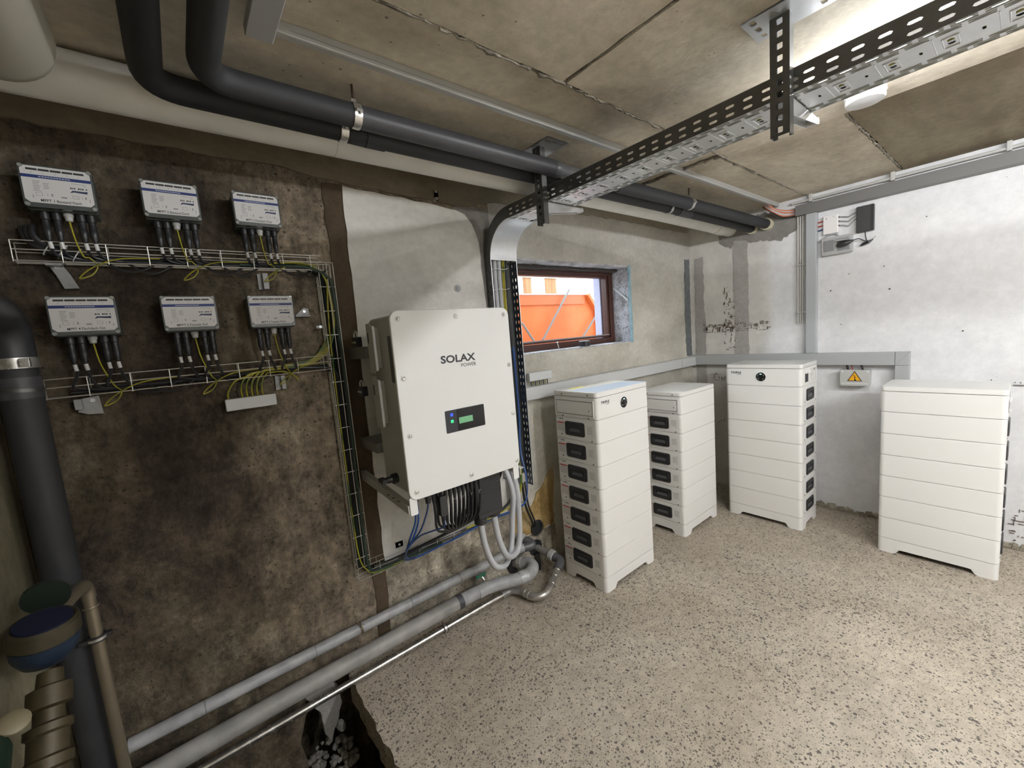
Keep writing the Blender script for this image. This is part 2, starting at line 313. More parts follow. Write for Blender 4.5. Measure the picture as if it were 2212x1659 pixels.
def wloc(o):
    p = Vector((0, 0, 0))
    while o: p += o.location; o = o.parent
    return p
def tag(o, label=None, cat=None, group=None, kind=None):
    if label: o['label'] = label
    if cat: o['category'] = cat
    if group: o['group'] = group
    if kind: o['kind'] = kind
    return o
def thing(name, loc, label, cat, group=None):
    o = bpy.data.objects.new(name, None); o.empty_display_size = 0.05; COL.objects.link(o); o.location = loc
    return tag(o, label, cat, group)
def put(name, mb, material, parent=None, smooth=False, bevel=0, solid=0, loc=None, label=None, kind=None, seg=2):
    """link a mesh object; vertices are given in world coordinates (unrotated parents)"""
    off = Vector(loc) if loc is not None else (wloc(parent) if parent else Vector((0, 0, 0)))
    me = mb.mesh(name, off)
    bm = bmesh.new(); bm.from_mesh(me); bmesh.ops.recalc_face_normals(bm, faces=bm.faces); bm.to_mesh(me); bm.free()
    me.materials.append(material)
    o = bpy.data.objects.new(name, me); COL.objects.link(o)
    if parent: o.parent = parent; o.location = off - wloc(parent)
    elif loc is not None: o.location = loc
    if smooth:
        for p in me.polygons: p.use_smooth = True
        try: me.set_sharp_from_angle(angle=math.radians(38))
        except Exception: pass
    if solid:
        q = o.modifiers.new('solid', 'SOLIDIFY'); q.thickness = solid; q.offset = 0; q.use_rim = False
    if bevel:
        q = o.modifiers.new('bevel', 'BEVEL'); q.width = bevel; q.segments = seg; q.limit_method = 'ANGLE'; q.angle_limit = math.radians(40)
        if hasattr(q, 'harden_normals'): q.harden_normals = False
    if label: o['label'] = label
    if kind: o['kind'] = kind
    return o
def struct(name, mb, material, parent=None, **k):
    o = put(name, mb, material, parent, **k); o['kind'] = 'structure' if not parent else o.get('kind', 'structure'); return o
def spline(pts, n=6):
    P = [Vector(p) for p in pts]; out = []
    for i in range(len(P) - 1):
        p0 = P[max(0, i-1)]; p1 = P[i]; p2 = P[i+1]; p3 = P[min(len(P)-1, i+2)]
        for k in range(n):
            t = k / n; t2 = t*t; t3 = t2*t
            out.append(0.5*((2*p1) + (p2-p0)*t + (2*p0-5*p1+4*p2-p3)*t2 + (3*p1-p0-3*p2+p3)*t3))
    out.append(P[-1]); return out
def elbow(p0, c, p1, R, n=8):
    """path p0 -> rounded corner at c -> p1"""
    p0, c, p1 = Vector(p0), Vector(c), Vector(p1); a = (p0-c).normalized(); b = (p1-c).normalized()
    s, e = c + a*R, c + b*R; out = [p0]
    for k in range(n + 1):
        t = k / n; out.append(s*(1-t)**2 + c*2*t*(1-t) + e*t*t)
    return out + [p1]
def rrect(x0, x1, y0, y1, r, n=5):
    out = []
    for cx, cy, a0 in ((x1-r, y0+r, -90), (x1-r, y1-r, 0), (x0+r, y1-r, 90), (x0+r, y0+r, 180)):
        for k in range(n + 1):
            a = math.radians(a0 + 90*k/n); out.append((cx + r*math.cos(a), cy + r*math.sin(a)))
    return out
def text(name, body, parent, origin, xdir, updir, height, material, ext=0.0004, width=None, bold=0.0, shear=0, label=None):
    cu = bpy.data.curves.new(name, 'FONT'); cu.body = body; cu.size = 1; cu.offset = bold; cu.extrude = 0; cu.resolution_u = 3
    cu.shear = shear
    t = bpy.data.objects.new('t', cu); COL.objects.link(t)
    dg = bpy.context.evaluated_depsgraph_get(); me = bpy.data.meshes.new_from_object(t.evaluated_get(dg)); bpy.data.objects.remove(t); bpy.data.curves.remove(cu)
    xs = [v.co.x for v in me.vertices]; ys = [v.co.y for v in me.vertices]
    sx = sy = height / (max(ys) - min(ys))
    if width: sx = width / (max(xs) - min(xs))
    X = Vector(xdir).normalized(); U = Vector(updir).normalized(); Z = X.cross(U); O = Vector(origin) - wloc(parent)
    mx, my = min(xs), min(ys)
    for v in me.vertices: v.co = O + X*((v.co.x-mx)*sx) + U*((v.co.y-my)*sy) + Z*ext
    me.name = name; me.materials.append(material); me.update()
    o = bpy.data.objects.new(name, me); COL.objects.link(o); o.parent = parent
    if label: o['label'] = label
    return o
def copy_tree(o, parent=None):
    c = o.copy(); COL.objects.link(c); c.parent = parent
    for ch in list(o.children): copy_tree(ch, c)
    return c
def wobble(n, amp, rnd): return [rnd.uniform(-amp, amp) for _ in range(n)]
# ================================================================== SETTING
rnd = random.Random(11)
def ragged(pts, step=0.05, amp=0.006, closed=True):
    out = []; n = len(pts)
    for i in range(n if closed else n - 1):
        a = Vector(pts[i]); b = Vector(pts[(i+1) % n]); k = max(1, int((b-a).length/step))
        for j in range(k):
            p = a.lerp(b, j/k); out.append((p.x + rnd.uniform(-amp, amp), p.y + rnd.uniform(-amp, amp)))
    return out
ZC = 2.285
# --- floor slab with broken edge beside the open pit
fl = [(-3.22, -1.3), (-4.25, -1.3), (-4.25, -5.2), (0.2, -5.2), (0.2, 0.0)]
edge = [(-3.20, 0.0)] + [(-3.22 + rnd.uniform(-0.007, 0.007), -0.03 - 0.035*i) for i in range(36)]
struct('floor', MB().prism([(0.2, 0.0)] + edge + [(-3.22, -1.3), (-4.25, -1.3), (-4.25, -5.2), (0.2, -5.2)], 'z', -0.13, 0.0), M_FLOOR)
struct('trim_1', MB().box(-4.25, -2.9, -1.35, 0.6, -0.95, -0.85), M_DIRT)
struct('trim_2', MB().box(-2.95, -2.9, -1.35, 0.6, -0.95, -0.131).box(-4.25, -2.9, -1.36, -1.30, -0.95, -0.131), M_DIRT)
# --- left wall (carries the inverter and the window)
WL = MB()
WX0, WX1, WZ0, WZ1 = -2.03, -0.90, 1.345, 1.916
XS = -2.19
WL.box(-4.3, XS, 0, 0.3, -0.0, 2.4)
WL.prism([(-4.3, -0.9), (-3.47, -0.9), (-3.44, -0.62), (-3.465, -0.46), (-3.42, -0.33), (-3.44, -0.2), (-3.40, -0.08), (-3.395, 0), (-4.3, 0)], 'y', 0, 0.3)
WL.box(-3.7, -2.85, 0.28, 0.32, -0.95, 0.02).box(-2.90, -2.85, 0.0, 0.32, -0.95, 0.0)
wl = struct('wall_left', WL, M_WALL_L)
struct('wall_section', MB().box(XS, WX0, 0, 0.3, 0, 2.4).box(WX1, 0.3, 0, 0.3, 0, 2.4).box(WX0, WX1, 0, 0.3, 0, WZ0).box(WX0, WX1, 0, 0.3, WZ1, 2.4), M_WALL_LIGHT, wl, label='paler stretch of concrete round the window')
def wall_slab(name, poly, t, m, lab=None, parent=None, amp=0.006, step=0.05, base=0.0):
    """thin ragged coat of plaster / mortar on the left wall, poly in x,z"""
    return struct(name, MB().prism(ragged(poly, step, amp), 'y', -t - base, 0.002), m, parent or wl, label=lab)
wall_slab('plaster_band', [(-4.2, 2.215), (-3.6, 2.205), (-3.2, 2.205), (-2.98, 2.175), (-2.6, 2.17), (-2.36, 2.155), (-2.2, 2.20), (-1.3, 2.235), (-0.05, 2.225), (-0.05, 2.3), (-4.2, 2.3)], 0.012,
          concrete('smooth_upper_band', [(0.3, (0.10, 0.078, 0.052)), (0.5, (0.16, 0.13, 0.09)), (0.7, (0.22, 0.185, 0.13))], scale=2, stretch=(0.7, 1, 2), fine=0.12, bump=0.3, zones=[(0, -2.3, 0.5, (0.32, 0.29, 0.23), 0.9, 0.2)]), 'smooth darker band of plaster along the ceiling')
cur = [(-2.40, 2.138), (-2.355, 2.12), (-2.315, 2.08), (-2.29, 2.03), (-2.28, 1.98), (-2.262, 1.64), (-2.25, 1.2), (-2.235, 0.44)]
wall_slab('plaster_patch', [(-2.99, 0.42), (-2.985, 1.6), (-2.977, 2.166), (-2.7, 2.155)] + cur, 0.010, M_PATCH, 'smooth pale plaster patch with a rounded corner', amp=0.004, step=0.06)
wall_slab('mortar_strip', [(-3.055, 0.05), (-3.06, 2.17), (-2.975, 2.175), (-2.984, 0.05)], 0.005, concrete('mortar_brown', [(0.3, (0.06, 0.042, 0.026)), (0.7, (0.12, 0.088, 0.055))], scale=5, stretch=(1, 1, .4), fine=0.2, bump=0.4), 'dark brown mortar seam')
wall_slab('mortar_strip', [(-2.26, 0.5), (-2.285, 1.98), (-2.33, 2.09), (-2.42, 2.14), (-2.4, 2.165), (-2.19, 2.17), (-2.20, 0.5)], 0.004, M_MORTAR2, 'grey mortar seam')
wall_slab('plaster_foot', [(-3.0, 0.0), (-2.985, 0.42), (-2.235, 0.43), (-2.16, 0.23), (-1.86, 0.22), (-1.83, 0.0)], 0.006, M_LOW, 'pitted pale concrete behind the pipes')
wall_slab('yellow_foam', [(-2.17, 0.225), (-1.87, 0.235), (-1.845, 0.60), (-1.90, 0.56), (-1.95, 0.50), (-2.0, 0.47), (-2.04, 0.40), (-2.12, 0.42), (-2.19, 0.50), (-2.20, 0.30)], 0.008, M_YEL, 'yellowed patch low on the wall', amp=0.012, step=0.03)
wall_slab('mortar_strip', [(-0.10, 1.16), (-0.115, 1.5), (-0.10, 2.0), (-0.02, 2.01), (-0.02, 1.16)], 0.006, mat('foam_bluegrey', (0.15, 0.165, 0.17), 0.8, var=0.25, vscale=25, bump=0.6), 'blue-grey corner seam', step=0.03)
# shallow chipped hollows on the dark wall, knocked-off knobs
kn = MB()
for k in range(46):
    x = rnd.uniform(-3.95, -3.1); z = rnd.choice([rnd.uniform(0.25, 1.25), rnd.uniform(1.55, 1.68), rnd.uniform(2.02, 2.2)])
    s = rnd.uniform(0.004, 0.013)
    kn.tube2([Vector((x, 0.001, z)), Vector((x, -0.003, z)), Vector((x, -0.0045, z))], Vector((0, -1, 0)), [s, s*0.8, s*0.2], 7)
for k in range(3):
    zz = (1.215, 0.72, 0.30)[k]; x = -3.9
    while x < -3.08:
        w = rnd.uniform(0.015, 0.06); kn.box(x, x+w, -0.004, 0.001, zz + rnd.uniform(-0.01, 0.01), zz + rnd.uniform(0.004, 0.016) + 0.004); x += w + rnd.uniform(0.0, 0.05)
struct('rough_lumps', kn, M_WALL_L, wl, kind='stuff', bevel=0.0015)
# --- far-left wall, right wall, walls behind the camera
struct('wall_side', MB().box(-4.3, -4.055, -5.2, 0.0, -0.9, 2.4), concrete('side_wall_green', [(0.3, (0.12, 0.105, 0.06)), (0.5, (0.20, 0.18, 0.115)), (0.7, (0.28, 0.25, 0.17))], scale=2.5, stretch=(1, 1, 0.5), fine=0.2, bump=0.4))
wr = struct('wall_right', MB().box(0.0, 0.3, -5.2, 0.0, -0.2, 2.4), M_WALL_R)
struct('wall_back', MB().box(-4.3, 0.3, -5.3, -5.2, -0.2, 2.4), M_WALL_R)
def wr_slab(name, poly, t, m, lab=None, amp=0.005, step=0.04):
    return struct(name, MB().prism(ragged(poly, step, amp), 'x', -t, 0.002), m, wr, label=lab)
wr_slab('mortar_strip', [(-0.04, 0.0), (-0.04, 2.0), (-0.118, 2.01), (-0.12, 1.6), (-0.13, 1.4), (-0.122, 0.0)], 0.004, M_MORTAR, 'grey mortar strip in the corner')
wr_slab('mortar_strip', [(-0.372, 0.0), (-0.375, 1.3), (-0.37, 2.10), (-0.478, 2.08), (-0.48, 1.5), (-0.488, 0.0)], 0.005, M_MORTAR, 'grey mortar strip on the whitewashed wall')
wr_slab('mortar_patch', [(-0.25, 2.14), (-0.29, 2.06), (-0.36, 2.03), (-0.375, 2.085), (-0.47, 2.06), (-0.52, 2.04), (-0.62, 2.04), (-0.71, 2.015), (-0.80, 2.06), (-0.865, 2.13), (-0.83, 2.2), (-0.6, 2.24), (-0.3, 2.22)], 0.007, M_MORTAR2, 'dark mortar where the pipes enter the wall', amp=0.011, step=0.022)
# comb / brush marks of old adhesive
am = MB()
for k in range(330):
    sel = rnd.random()
    if sel < 0.5: y, z = -rnd.uniform(0.10, 0.62), 1.385 + rnd.choice([-0.03, -0.015, 0, 0.015, 0.03]) + (rnd.random()-0.5)*0.004
    elif sel < 0.72: y, z = -rnd.uniform(0.285, 0.372), rnd.uniform(1.2, 1.72)
    elif sel < 0.88: y, z = -rnd.uniform(0.14, 0.50), rnd.choice([0.94, 0.955, 0.99, 0.56, 0.58])
    else: y, z = -rnd.uniform(1.87, 2.0), rnd.uniform(0.05, 0.24)
    if rnd.random() < 0.6: am.box(-0.0062, 0, y, y - rnd.uniform(0.006, 0.028), z, z + 0.0022)
    else: am.box(-0.0062, 0, y, y - 0.0022, z, z + rnd.uniform(0.006, 0.03))
struct('adhesive_marks', am, mat('adhesive_brown', (0.11, 0.075, 0.055), 0.8), wr, kind='stuff')
# holes drilled in the whitewashed wall
hm = MB()
for y, z, s in ((-0.135, 1.385, 0.011), (-0.42, 1.42, 0.006), (-1.02, 1.60, 0.004), (-1.33, 1.57, 0.005), (-1.08, 1.36, 0.003), (-1.49, 1.98, 0.003), (-1.66, 1.28, 0.004), (-1.30, 1.72, 0.003), (-1.12, 1.7, 0.003), (-1.78, 0.99, 0.003)):
    hm.tube2([Vector((0.0, y, z)), Vector((-0.0055, y, z))], Vector((-1, 0, 0)), [s, s*0.9], 9)
struct('drill_holes', hm, mat('hole_dark', (0.05, 0.04, 0.035), 0.9), wr, kind='stuff')
# rough kerb of mortar along the foot of the right wall
kb = MB(); y = -0.9
while y > -2.3:
    w = rnd.uniform(0.03, 0.09); kb.prism([(y, 0.0), (y - w, 0.0), (y - w*0.8, rnd.uniform(0.02, 0.045)), (y - w*0.2, rnd.uniform(0.02, 0.05))], 'x', -rnd.uniform(0.006, 0.016), 0.0); y -= w*0.8
struct('baseboard_right', kb, M_LOW, None, bevel=0.004)
# --- ceiling: formwork board fields, each a panel of its own
ce = struct('ceiling', MB().box(-4.3, 0.3, -5.3, 0.3, 2.31, 2.42), M_CEIL)
def panel(x0, x1, y0, y1, z, m=M_CEIL):
    return struct('ceiling_panel', MB().prism(ragged([(x0, y0), (x1, y0), (x1, y1), (x0, y1)], 0.06, 0.003), 'z', z, 2.312), m, ce, bevel=0.002)
panel(-4.06, -1.385, -0.925, 0.0, 2.285); panel(-1.375, 0.0, -0.868, 0.0, 2.285)
panel(-4.06, -2.562, -5.2, -0.937, 2.25); panel(-2.55, -1.392, -5.2, -0.937, 2.25)
panel(-1.375, 0.0, -1.372, -0.880, 2.285); panel(-1.375, 0.0, -5.2, -1.384, 2.285, M_CEIL2)
def ridge(p0, p1, r, n):
    p0, p1 = Vector(p0), Vector(p1)
    pts = [p0.lerp(p1, i/n) + Vector((rnd.uniform(-1, 1), rnd.uniform(-1, 1), rnd.uniform(-0.5, 0.5)))*r*0.7 for i in range(n+1)]
    struct('joint_ridge', MB().tube(pts, [r*rnd.uniform(0.5, 1.3) for _ in pts], 6), M_RIDGE, ce, smooth=True)
ridge((-4.0, -0.931, 2.254), (-1.4, -0.931, 2.254), 0.0075, 160)
ridge((-1.384, 0.0, 2.284), (-1.384, -3.0, 2.258), 0.010, 200)
ridge((-2.556, -0.95, 2.252), (-2.556, -2.4, 2.252), 0.004, 60)
ridge((-1.37, -0.874, 2.286), (-0.06, -0.874, 2.286), 0.006, 70)
ridge((-1.37, -1.378, 2.286), (-0.06, -1.378, 2.286), 0.006, 70)
# --- window
win = thing('window_1', (-1.465, 0.16, 1.345), 'brown framed basement window above the grey trunking', None); win['kind'] = 'structure'
def ring(x0, x1, z0, z1, w, y0, y1, name, m, bev=0.003):
    mb = MB().box(x0, x0+w, y0, y1, z0, z1).box(x1-w, x1, y0, y1, z0, z1).box(x0+w, x1-w, y0, y1, z0, z0+w).box(x0+w, x1-w, y0, y1, z1-w, z1)
    return struct(name, mb, m, win, bevel=bev)
ring(WX0, WX1, WZ0, WZ1, 0.048, 0.160, 0.235, 'frame', BROWN)
ring(WX0+0.05, WX1-0.05, WZ0+0.052, WZ1-0.045, 0.020, 0.172, 0.222, 'sash', BROWN)
struct('glass', MB().box(WX0+0.06, WX1-0.062, 0.198, 0.203, WZ0+0.065, WZ1-0.058), GLASS, win)
struct('glazing_bead', MB().box(WX0+0.06, WX1-0.065, 0.165, 0.172, WZ0+0.066, WZ0+0.074), mat('bead_grey', (0.35, 0.32, 0.32), 0.4), win)
rv = MB().prism(ragged([(-0.898, 1.345), (-0.898, 1.916), (-0.905, 1.916), (-0.905, 1.345)], 0.05, 0.002), 'y', 0.001, 0.158)
struct('reveal', MB().prism([(-0.897, 1.344), (-0.897, 1.918), (-0.907, 1.918), (-0.909, 1.6), (-0.908, 1.344)], 'y', 0.002, 0.159)
       .prism(ragged([(WX0, 1.918), (WX1, 1.918), (WX1, 1.906), (WX0, 1.906)], 0.06, 0.002), 'y', 0.002, 0.120)
       .prism(ragged([(WX0, 1.343), (WX1, 1.343), (WX1, 1.352), (WX0, 1.352)], 0.06, 0.002), 'y', 0.002, 0.159), REVEAL, win)
struct('sealant', MB().prism(ragged([(-0.915, 1.342), (-0.915, 1.92), (-0.895, 1.92), (-0.897, 1.342)], 0.04, 0.003), 'y', -0.006, 0.012), BLUEF, win)
struct('foam_strip', MB().prism(ragged([(WX0, 1.905), (WX1-0.02, 1.905), (WX1-0.02, 1.888), (WX0, 1.885)], 0.03, 0.006), 'y', 0.10, 0.162), mat('old_foam', (0.06, 0.05, 0.045), 0.9, bump=0.8), win)
# --- outside the window
struct('ground_outside', MB().box(-9, 12, 0.31, 16, 1.20, 1.26), mat('yard_concrete', (0.45, 0.44, 0.42), 0.9, var=0.1))
struct('trim_3', MB().box(-0.970, -0.90, 0.236, 0.298, 1.35, 1.915), LILAC)
sk = thing('skip_container', (-0.9, 1.2, 1.27), 'orange painted skip with grey diagonal struts outside the window', 'container')
put('side_panel', MB().prism([(-2.6, 1.27), (0.16, 1.27), (0.13, 1.66), (-0.02, 1.852), (-2.6, 1.852)], 'y', 1.2, 1.22), ORANGE, sk, bevel=0.002)
put('side_panel', MB().prism([(-2.6, 1.75), (-0.06, 1.75), (-0.02, 1.852), (-2.6, 1.852)], 'y', 1.185, 1.2), mat('orange_deep', (0.62, 0.145, 0.04), 0.5), sk, bevel=0.002)
put('rim', MB().box(-2.6, -0.01, 1.178, 1.225, 1.850, 1.862), mat('rim_pale', (0.8, 0.74, 0.7), 0.5), sk)
put('end_flange', MB().prism([(-0.05, 1.845), (-0.02, 1.862), (0.15, 1.66), (0.175, 1.27), (0.14, 1.27), (0.11, 1.65)], 'y', 1.14, 1.2), mat('orange_edge', (0.68, 0.16, 0.03), 0.5), sk)
for a, b in (((-0.332, 1.90), (-0.76, 1.40)), ((0.13, 1.66), (-0.17, 1.38)), ((-1.02, 1.58), (-0.87, 1.38)), ((-1.6, 1.86), (-1.9, 1.4))):
    put('strut', MB().tube([(a[0], 1.15, a[1]), (b[0], 1.15, b[1])], 0.011, 8), STRUT, sk)
bw = thing('timber_hoarding', (0.1, 2.4, 1.26), 'timber board wall of pale and brown planks behind the orange skip', 'fence')
bx = -2.6; i = 0; widths = [0.27, 0.26, 0.24, 0.16, 0.055]
for k, (x0, x1) in enumerate([(-1.6, -1.2), (-1.2, -0.9), (-0.9, -0.5), (-0.5, -0.15), (-0.15, 0.125), (0.125, 0.275), (0.275, 0.535), (0.535, 0.76), (0.76, 0.87), (0.87, 0.95)]):
    br = (k in (1, 3, 5, 7))
    put('plank', MB().box(x0+0.004, x1-0.004, 2.4 + (0.012 if br else 0), 2.43, 1.26, 2.235), WOODB if br else WOODP, bw, bevel=0.003)
put('top_rail', MB().box(-1.6, 0.96, 2.39, 2.44, 2.235, 2.33), WOODP, bw)
hs = thing('roofed_shed', (4.2, 5.2, 1.26), 'pale mint roofed building beyond the timber wall', 'building')
put('wall', MB().box(1.3, 6.0, 5.2, 7.0, 1.26, 3.0), mat('shed_white', (0.85, 0.9, 0.9), 0.6), hs)
put('roof', MB().prism([(1.0, 3.25), (1.35, 2.95), (6.5, 3.15), (6.5, 3.35)], 'y', 4.9, 7.2), MINT, hs)

# ================================================================== LAMPS (hidden from the lens by the cable tray / behind it)
def batten(c, along, ln, tube_m, label):
    t = thing('ceiling_batten', (c[0], c[1], c[2]), label, 'lamp'); x, y, z = c
    ax = Vector((1, 0, 0)) if along == 'x' else Vector((0, 1, 0))
    h = ax*ln/2; s = Vector((0.03, 0.03, 0)) - ax*0.03
    a = Vector(c) - h; b = Vector(c) + h
    put('housing', MB().box(a.x - s.x, b.x + s.x, a.y - s.y, b.y + s.y, z - 0.03, z), mat('lamp_housing', (0.75, 0.75, 0.75), 0.4), t)
    put('tube', MB().tube([a + Vector((0, 0, -0.047)), b + Vector((0, 0, -0.047))], 0.014, 12), tube_m, t, smooth=True)
batten((-1.83, -1.80, 2.25), 'y', 0.75, TUBE_A, 'ceiling batten lamp hidden behind the perforated cable tray')
batten((-2.75, -3.2, 2.25), 'y', 1.2, TUBE_B, 'ceiling batten lamp behind the camera on the left')
batten((-1.83, -3.75, 2.25), 'y', 1.2, TUBE_FILL, 'added unseen batten lamp in line with the tray, farther back')  # third batten added out of view for more even room light
# ================================================================== BATTERY TOWERS (front faces local -Y; local origin = front left foot)
BW, BD, PITCH, R0 = 0.4776, 0.323, 0.128, 0.022
def block(z0, z1, r=R0, ins=0.0): return MB().prism(rrect(ins, BW-ins, ins, BD-ins, r, 6), 'z', z0, z1)
def shared(name, mb, m, smooth=True, bevel=0.0):
    o = put(name, mb, m, None, smooth=smooth); me = o.data; bpy.data.objects.remove(o)
    if bevel:
        bm = bmesh.new(); bm.from_mesh(me)
        es = [e for e in bm.edges if len(e.link_faces) == 2 and e.calc_face_angle(0) > math.radians(60)]
        bmesh.ops.bevel(bm, geom=es, offset=bevel, segments=2, affect='EDGES'); bm.to_mesh(me); bm.free()
        for p in me.polygons: p.use_smooth = True
        me.set_sharp_from_angle(angle=math.radians(38))
    return me
def inst(name, me, parent, loc=(0, 0, 0), rot=0, label=None):
    o = bpy.data.objects.new(name, me); COL.objects.link(o); o.parent = parent; o.location = loc
    if rot: o.rotation_euler = (0, 0, rot)
    if label: o['label'] = label
    return o
me_module = shared('battery_module', block(0.0006, PITCH - 0.0012), WHITE, bevel=0.0022)
me_head = shared('control_unit', block(0.0006, 0.1188), WHITE, bevel=0.0022)
me_lid = shared('lid', block(0.0008, 0.027), WHITE_GLOSS, bevel=0.0025)
me_lid_grey = shared('lid', block(0.0008, 0.027), WHITE, bevel=0.0025)
# base: a skirt with arched cut-outs between rounded feet
def base_mesh():
    per = []
    def side(a, b):
        L = (Vector(b) - Vector(a)).length; n = 26
        for i in range(n): per.append(Vector(a).lerp(Vector(b), i/n))
    r = R0; c = rrect(0, BW, 0, BD, r, 5)
    pts = []
    cs = [(BW-r, r, -90), (BW-r, BD-r, 0), (r, BD-r, 90), (r, r, 180)]
    for ci, (cx, cy, a0) in enumerate(cs):
        for k in range(6):
            a = math.radians(a0 + 18*k); pts.append((cx + r*math.cos(a), cy + r*math.sin(a)))
        nx, ny, na = cs[(ci+1) % 4]; aa = math.radians(na); e = (nx + r*math.cos(aa), ny + r*math.sin(aa)); s0 = pts[-1]
        for k in range(1, 30): pts.append((s0[0] + (e[0]-s0[0])*k/30, s0[1] + (e[1]-s0[1])*k/30))
    def zl(x, y):
        def arch(t, L):
            d = min(t, L - t) - 0.078
            if d <= 0: return 0
            return 0.030*min(1, (1 - (1 - min(1, d/0.022))**2))
        if y < 1e-6 or y > BD-1e-6: return arch(x, BW)
        if x < 1e-6 or x > BW-1e-6: return arch(y, BD)
        return 0
    n = len(pts); cx, cy = BW/2, BD/2; vs = []
    for s in (1, 0.955):
        for x, y in pts:
            X = cx + (x-cx)*(1 if s == 1 else (BW-0.016)/BW); Y = cy + (y-cy)*(1 if s == 1 else (BD-0.016)/BD)
            vs += [(X, Y, zl(x, y)), (X, Y, 0.0858)]
    fs = []
    for i in range(n):
        j = (i+1) % n; fs.append((2*i, 2*j, 2*j+1, 2*i+1)); fs.append((2*n+2*i, 2*n+2*i+1, 2*n+2*j+1, 2*n+2*j)); fs.append((2*i, 2*n+2*i, 2*n+2*j, 2*j))
    fs.append(tuple(2*i+1 for i in range(n)))
    return MB().add(vs, fs)
me_base = shared('base', base_mesh(), WHITE)
# recessed carrying handle, on the left side face (outward normal -X) in a frame local to the module
def handle_mesh():
    mb = MB(); y0, y1, z0, z1 = 0.092, 0.236, 0.024, 0.104; n = 5
    o = rrect(y0, y1, z0, z1, 0.013, n); a = rrect(y0+0.006, y1-0.006, z0+0.005, z1-0.005, 0.011, n); b = rrect(y0+0.019, y1-0.019, z0+0.017, z1-0.022, 0.005, n); c = rrect(y0+0.024, y1-0.024, z0+0.026, z1-0.027, 0.004, n)
    N = len(o); vs = []; 
    for ringp, x in ((o, 0.0), (o, -0.0045), (a, -0.007), (b, -0.0050), (c, -0.0003)):
        vs += [(x, p[0], p[1]) for p in ringp]
    fs = [(k*N+i, k*N+(i+1) % N, (k+1)*N+(i+1) % N, (k+1)*N+i) for k in range(4) for i in range(N)] + [tuple(4*N+i for i in range(N))]
    return mb.add(vs, fs)
me_handle = shared('handle', handle_mesh(), BLACKP)
me_grip = shared('grip', MB().prism([(0.120, 0.047), (0.208, 0.047), (0.200, 0.066), (0.128, 0.066)], 'x', -0.0034, -0.0006), mat('grip_grey', (0.10, 0.10, 0.11), 0.4), bevel=0.001)
# prints on the module side: (left face) leaflet with a red bar, data sticker, screws
def marks(rows, x=-0.0007):
    mb = MB()
    for y0, y1, z0, z1 in rows: mb.box(x, 0, y0, y1, z0, z1)
    return mb
red = marks([(0.246, 0.300, 0.088, 0.0945)])
inkm = [(0.252, 0.282, 0.112, 0.118), (0.292, 0.312, 0.117, 0.119)]
ink2 = [(0.248, 0.300, 0.083 - 0.0055*k, 0.0843 - 0.0055*k) for k in range(8)] + [(0.045, 0.075, 0.086 - 0.0055*k, 0.0873 - 0.0055*k) for k in range(8)] + [(0.308, 0.3095, 0.074, 0.095), (0.0395, 0.0405, 0.035, 0.095)]
me_red = shared('warning_bar', red, INKR); me_ink = shared('serial_print', marks(inkm), INKG); me_ink2 = shared('fine_print', marks(ink2), mat('ink_pale', (0.33, 0.32, 0.32), 0.5))
me_screw = shared('screw', MB().tube2([Vector((0, 0, 0)), Vector((-0.0015, 0, 0)), Vector((-0.0018, 0, 0))], Vector((-1, 0, 0)), [0.0042, 0.0038, 0.002], 10), mat('screw_dark', (0.10, 0.10, 0.10), 0.35, metal=0.6))
def frame_mesh(y0, y1, z0, z1, w, x):
    return MB().box(x, 0, y0, y1, z0, z0+w).box(x, 0, y0, y1, z1-w, z1).box(x, 0, y0, y0+w, z0+w, z1-w).box(x, 0, y1-w, y1, z0+w, z1-w)
me_cover = shared('side_cover', MB().prism(rrect(0.0305, 0.2955, 0.0225, 0.0935, 0.003, 3), 'x', -0.0026, 0.0), WHITE, bevel=0.001)
me_gap = shared('door_gap_shadow', frame_mesh(0.027, 0.299, 0.019, 0.097, 0.0028, -0.0012), mat('gap_shadow_grey', (0.22, 0.22, 0.22), 0.6))  # gap round the door, its shadow line painted as a grey ring
me_lock = shared('lock', MB().tube2([Vector((0, 0.052, 0.046)), Vector((-0.004, 0.052, 0.046)), Vector((-0.0045, 0.052, 0.046))], Vector((-1, 0, 0)), [0.0115, 0.0105, 0.006], 16), mat('lock_white', (0.85, 0.85, 0.83), 0.3))
me_slot = shared('key_slot', MB().tube2([Vector((-0.0045, 0.050, 0.0475)), Vector((-0.0052, 0.050, 0.0475))], Vector((-1, 0, 0)), [0.005, 0.005], 10), INKG)
me_frame = shared('cover_frame', frame_mesh(0.020, 0.306, 0.012, 0.104, 0.006, -0.0042), WHITE, bevel=0.0008)
me_button = shared('power_button', MB().lathe((0.235, 0, 0.063), (0, -1, 0), [(0, 0.031), (0.002, 0.031), (0.0035, 0.029), (0.0038, 0.020), (0.0030, 0.012), (0.0030, 0.0)], 28), BLACKG)
me_ring = shared('button_ring', MB().torus((0.235, -0.001, 0.063), (0, 1, 0), 0.0325, 0.0016, 32, 6), mat('ring_white', (0.88, 0.88, 0.87), 0.3))
def arcs(a_list, r, w, y):
    mb = MB()
    for a0, a1 in a_list:
        for k in range(6):
            t0 = math.radians(a0 + (a1-a0)*k/6); t1 = math.radians(a0 + (a1-a0)*(k+1)/6)
            vs = [(0.235 + rr*math.cos(t), yy, 0.063 + rr*math.sin(t)) for yy in (y, y-0.0004) for t in (t0, t1) for rr in (r-w, r+w)]
            mb.add(vs, [(0,1,3,2),(4,5,7,6),(0,2,6,4),(1,3,7,5),(0,1,5,4),(2,3,7,6)])
    return mb
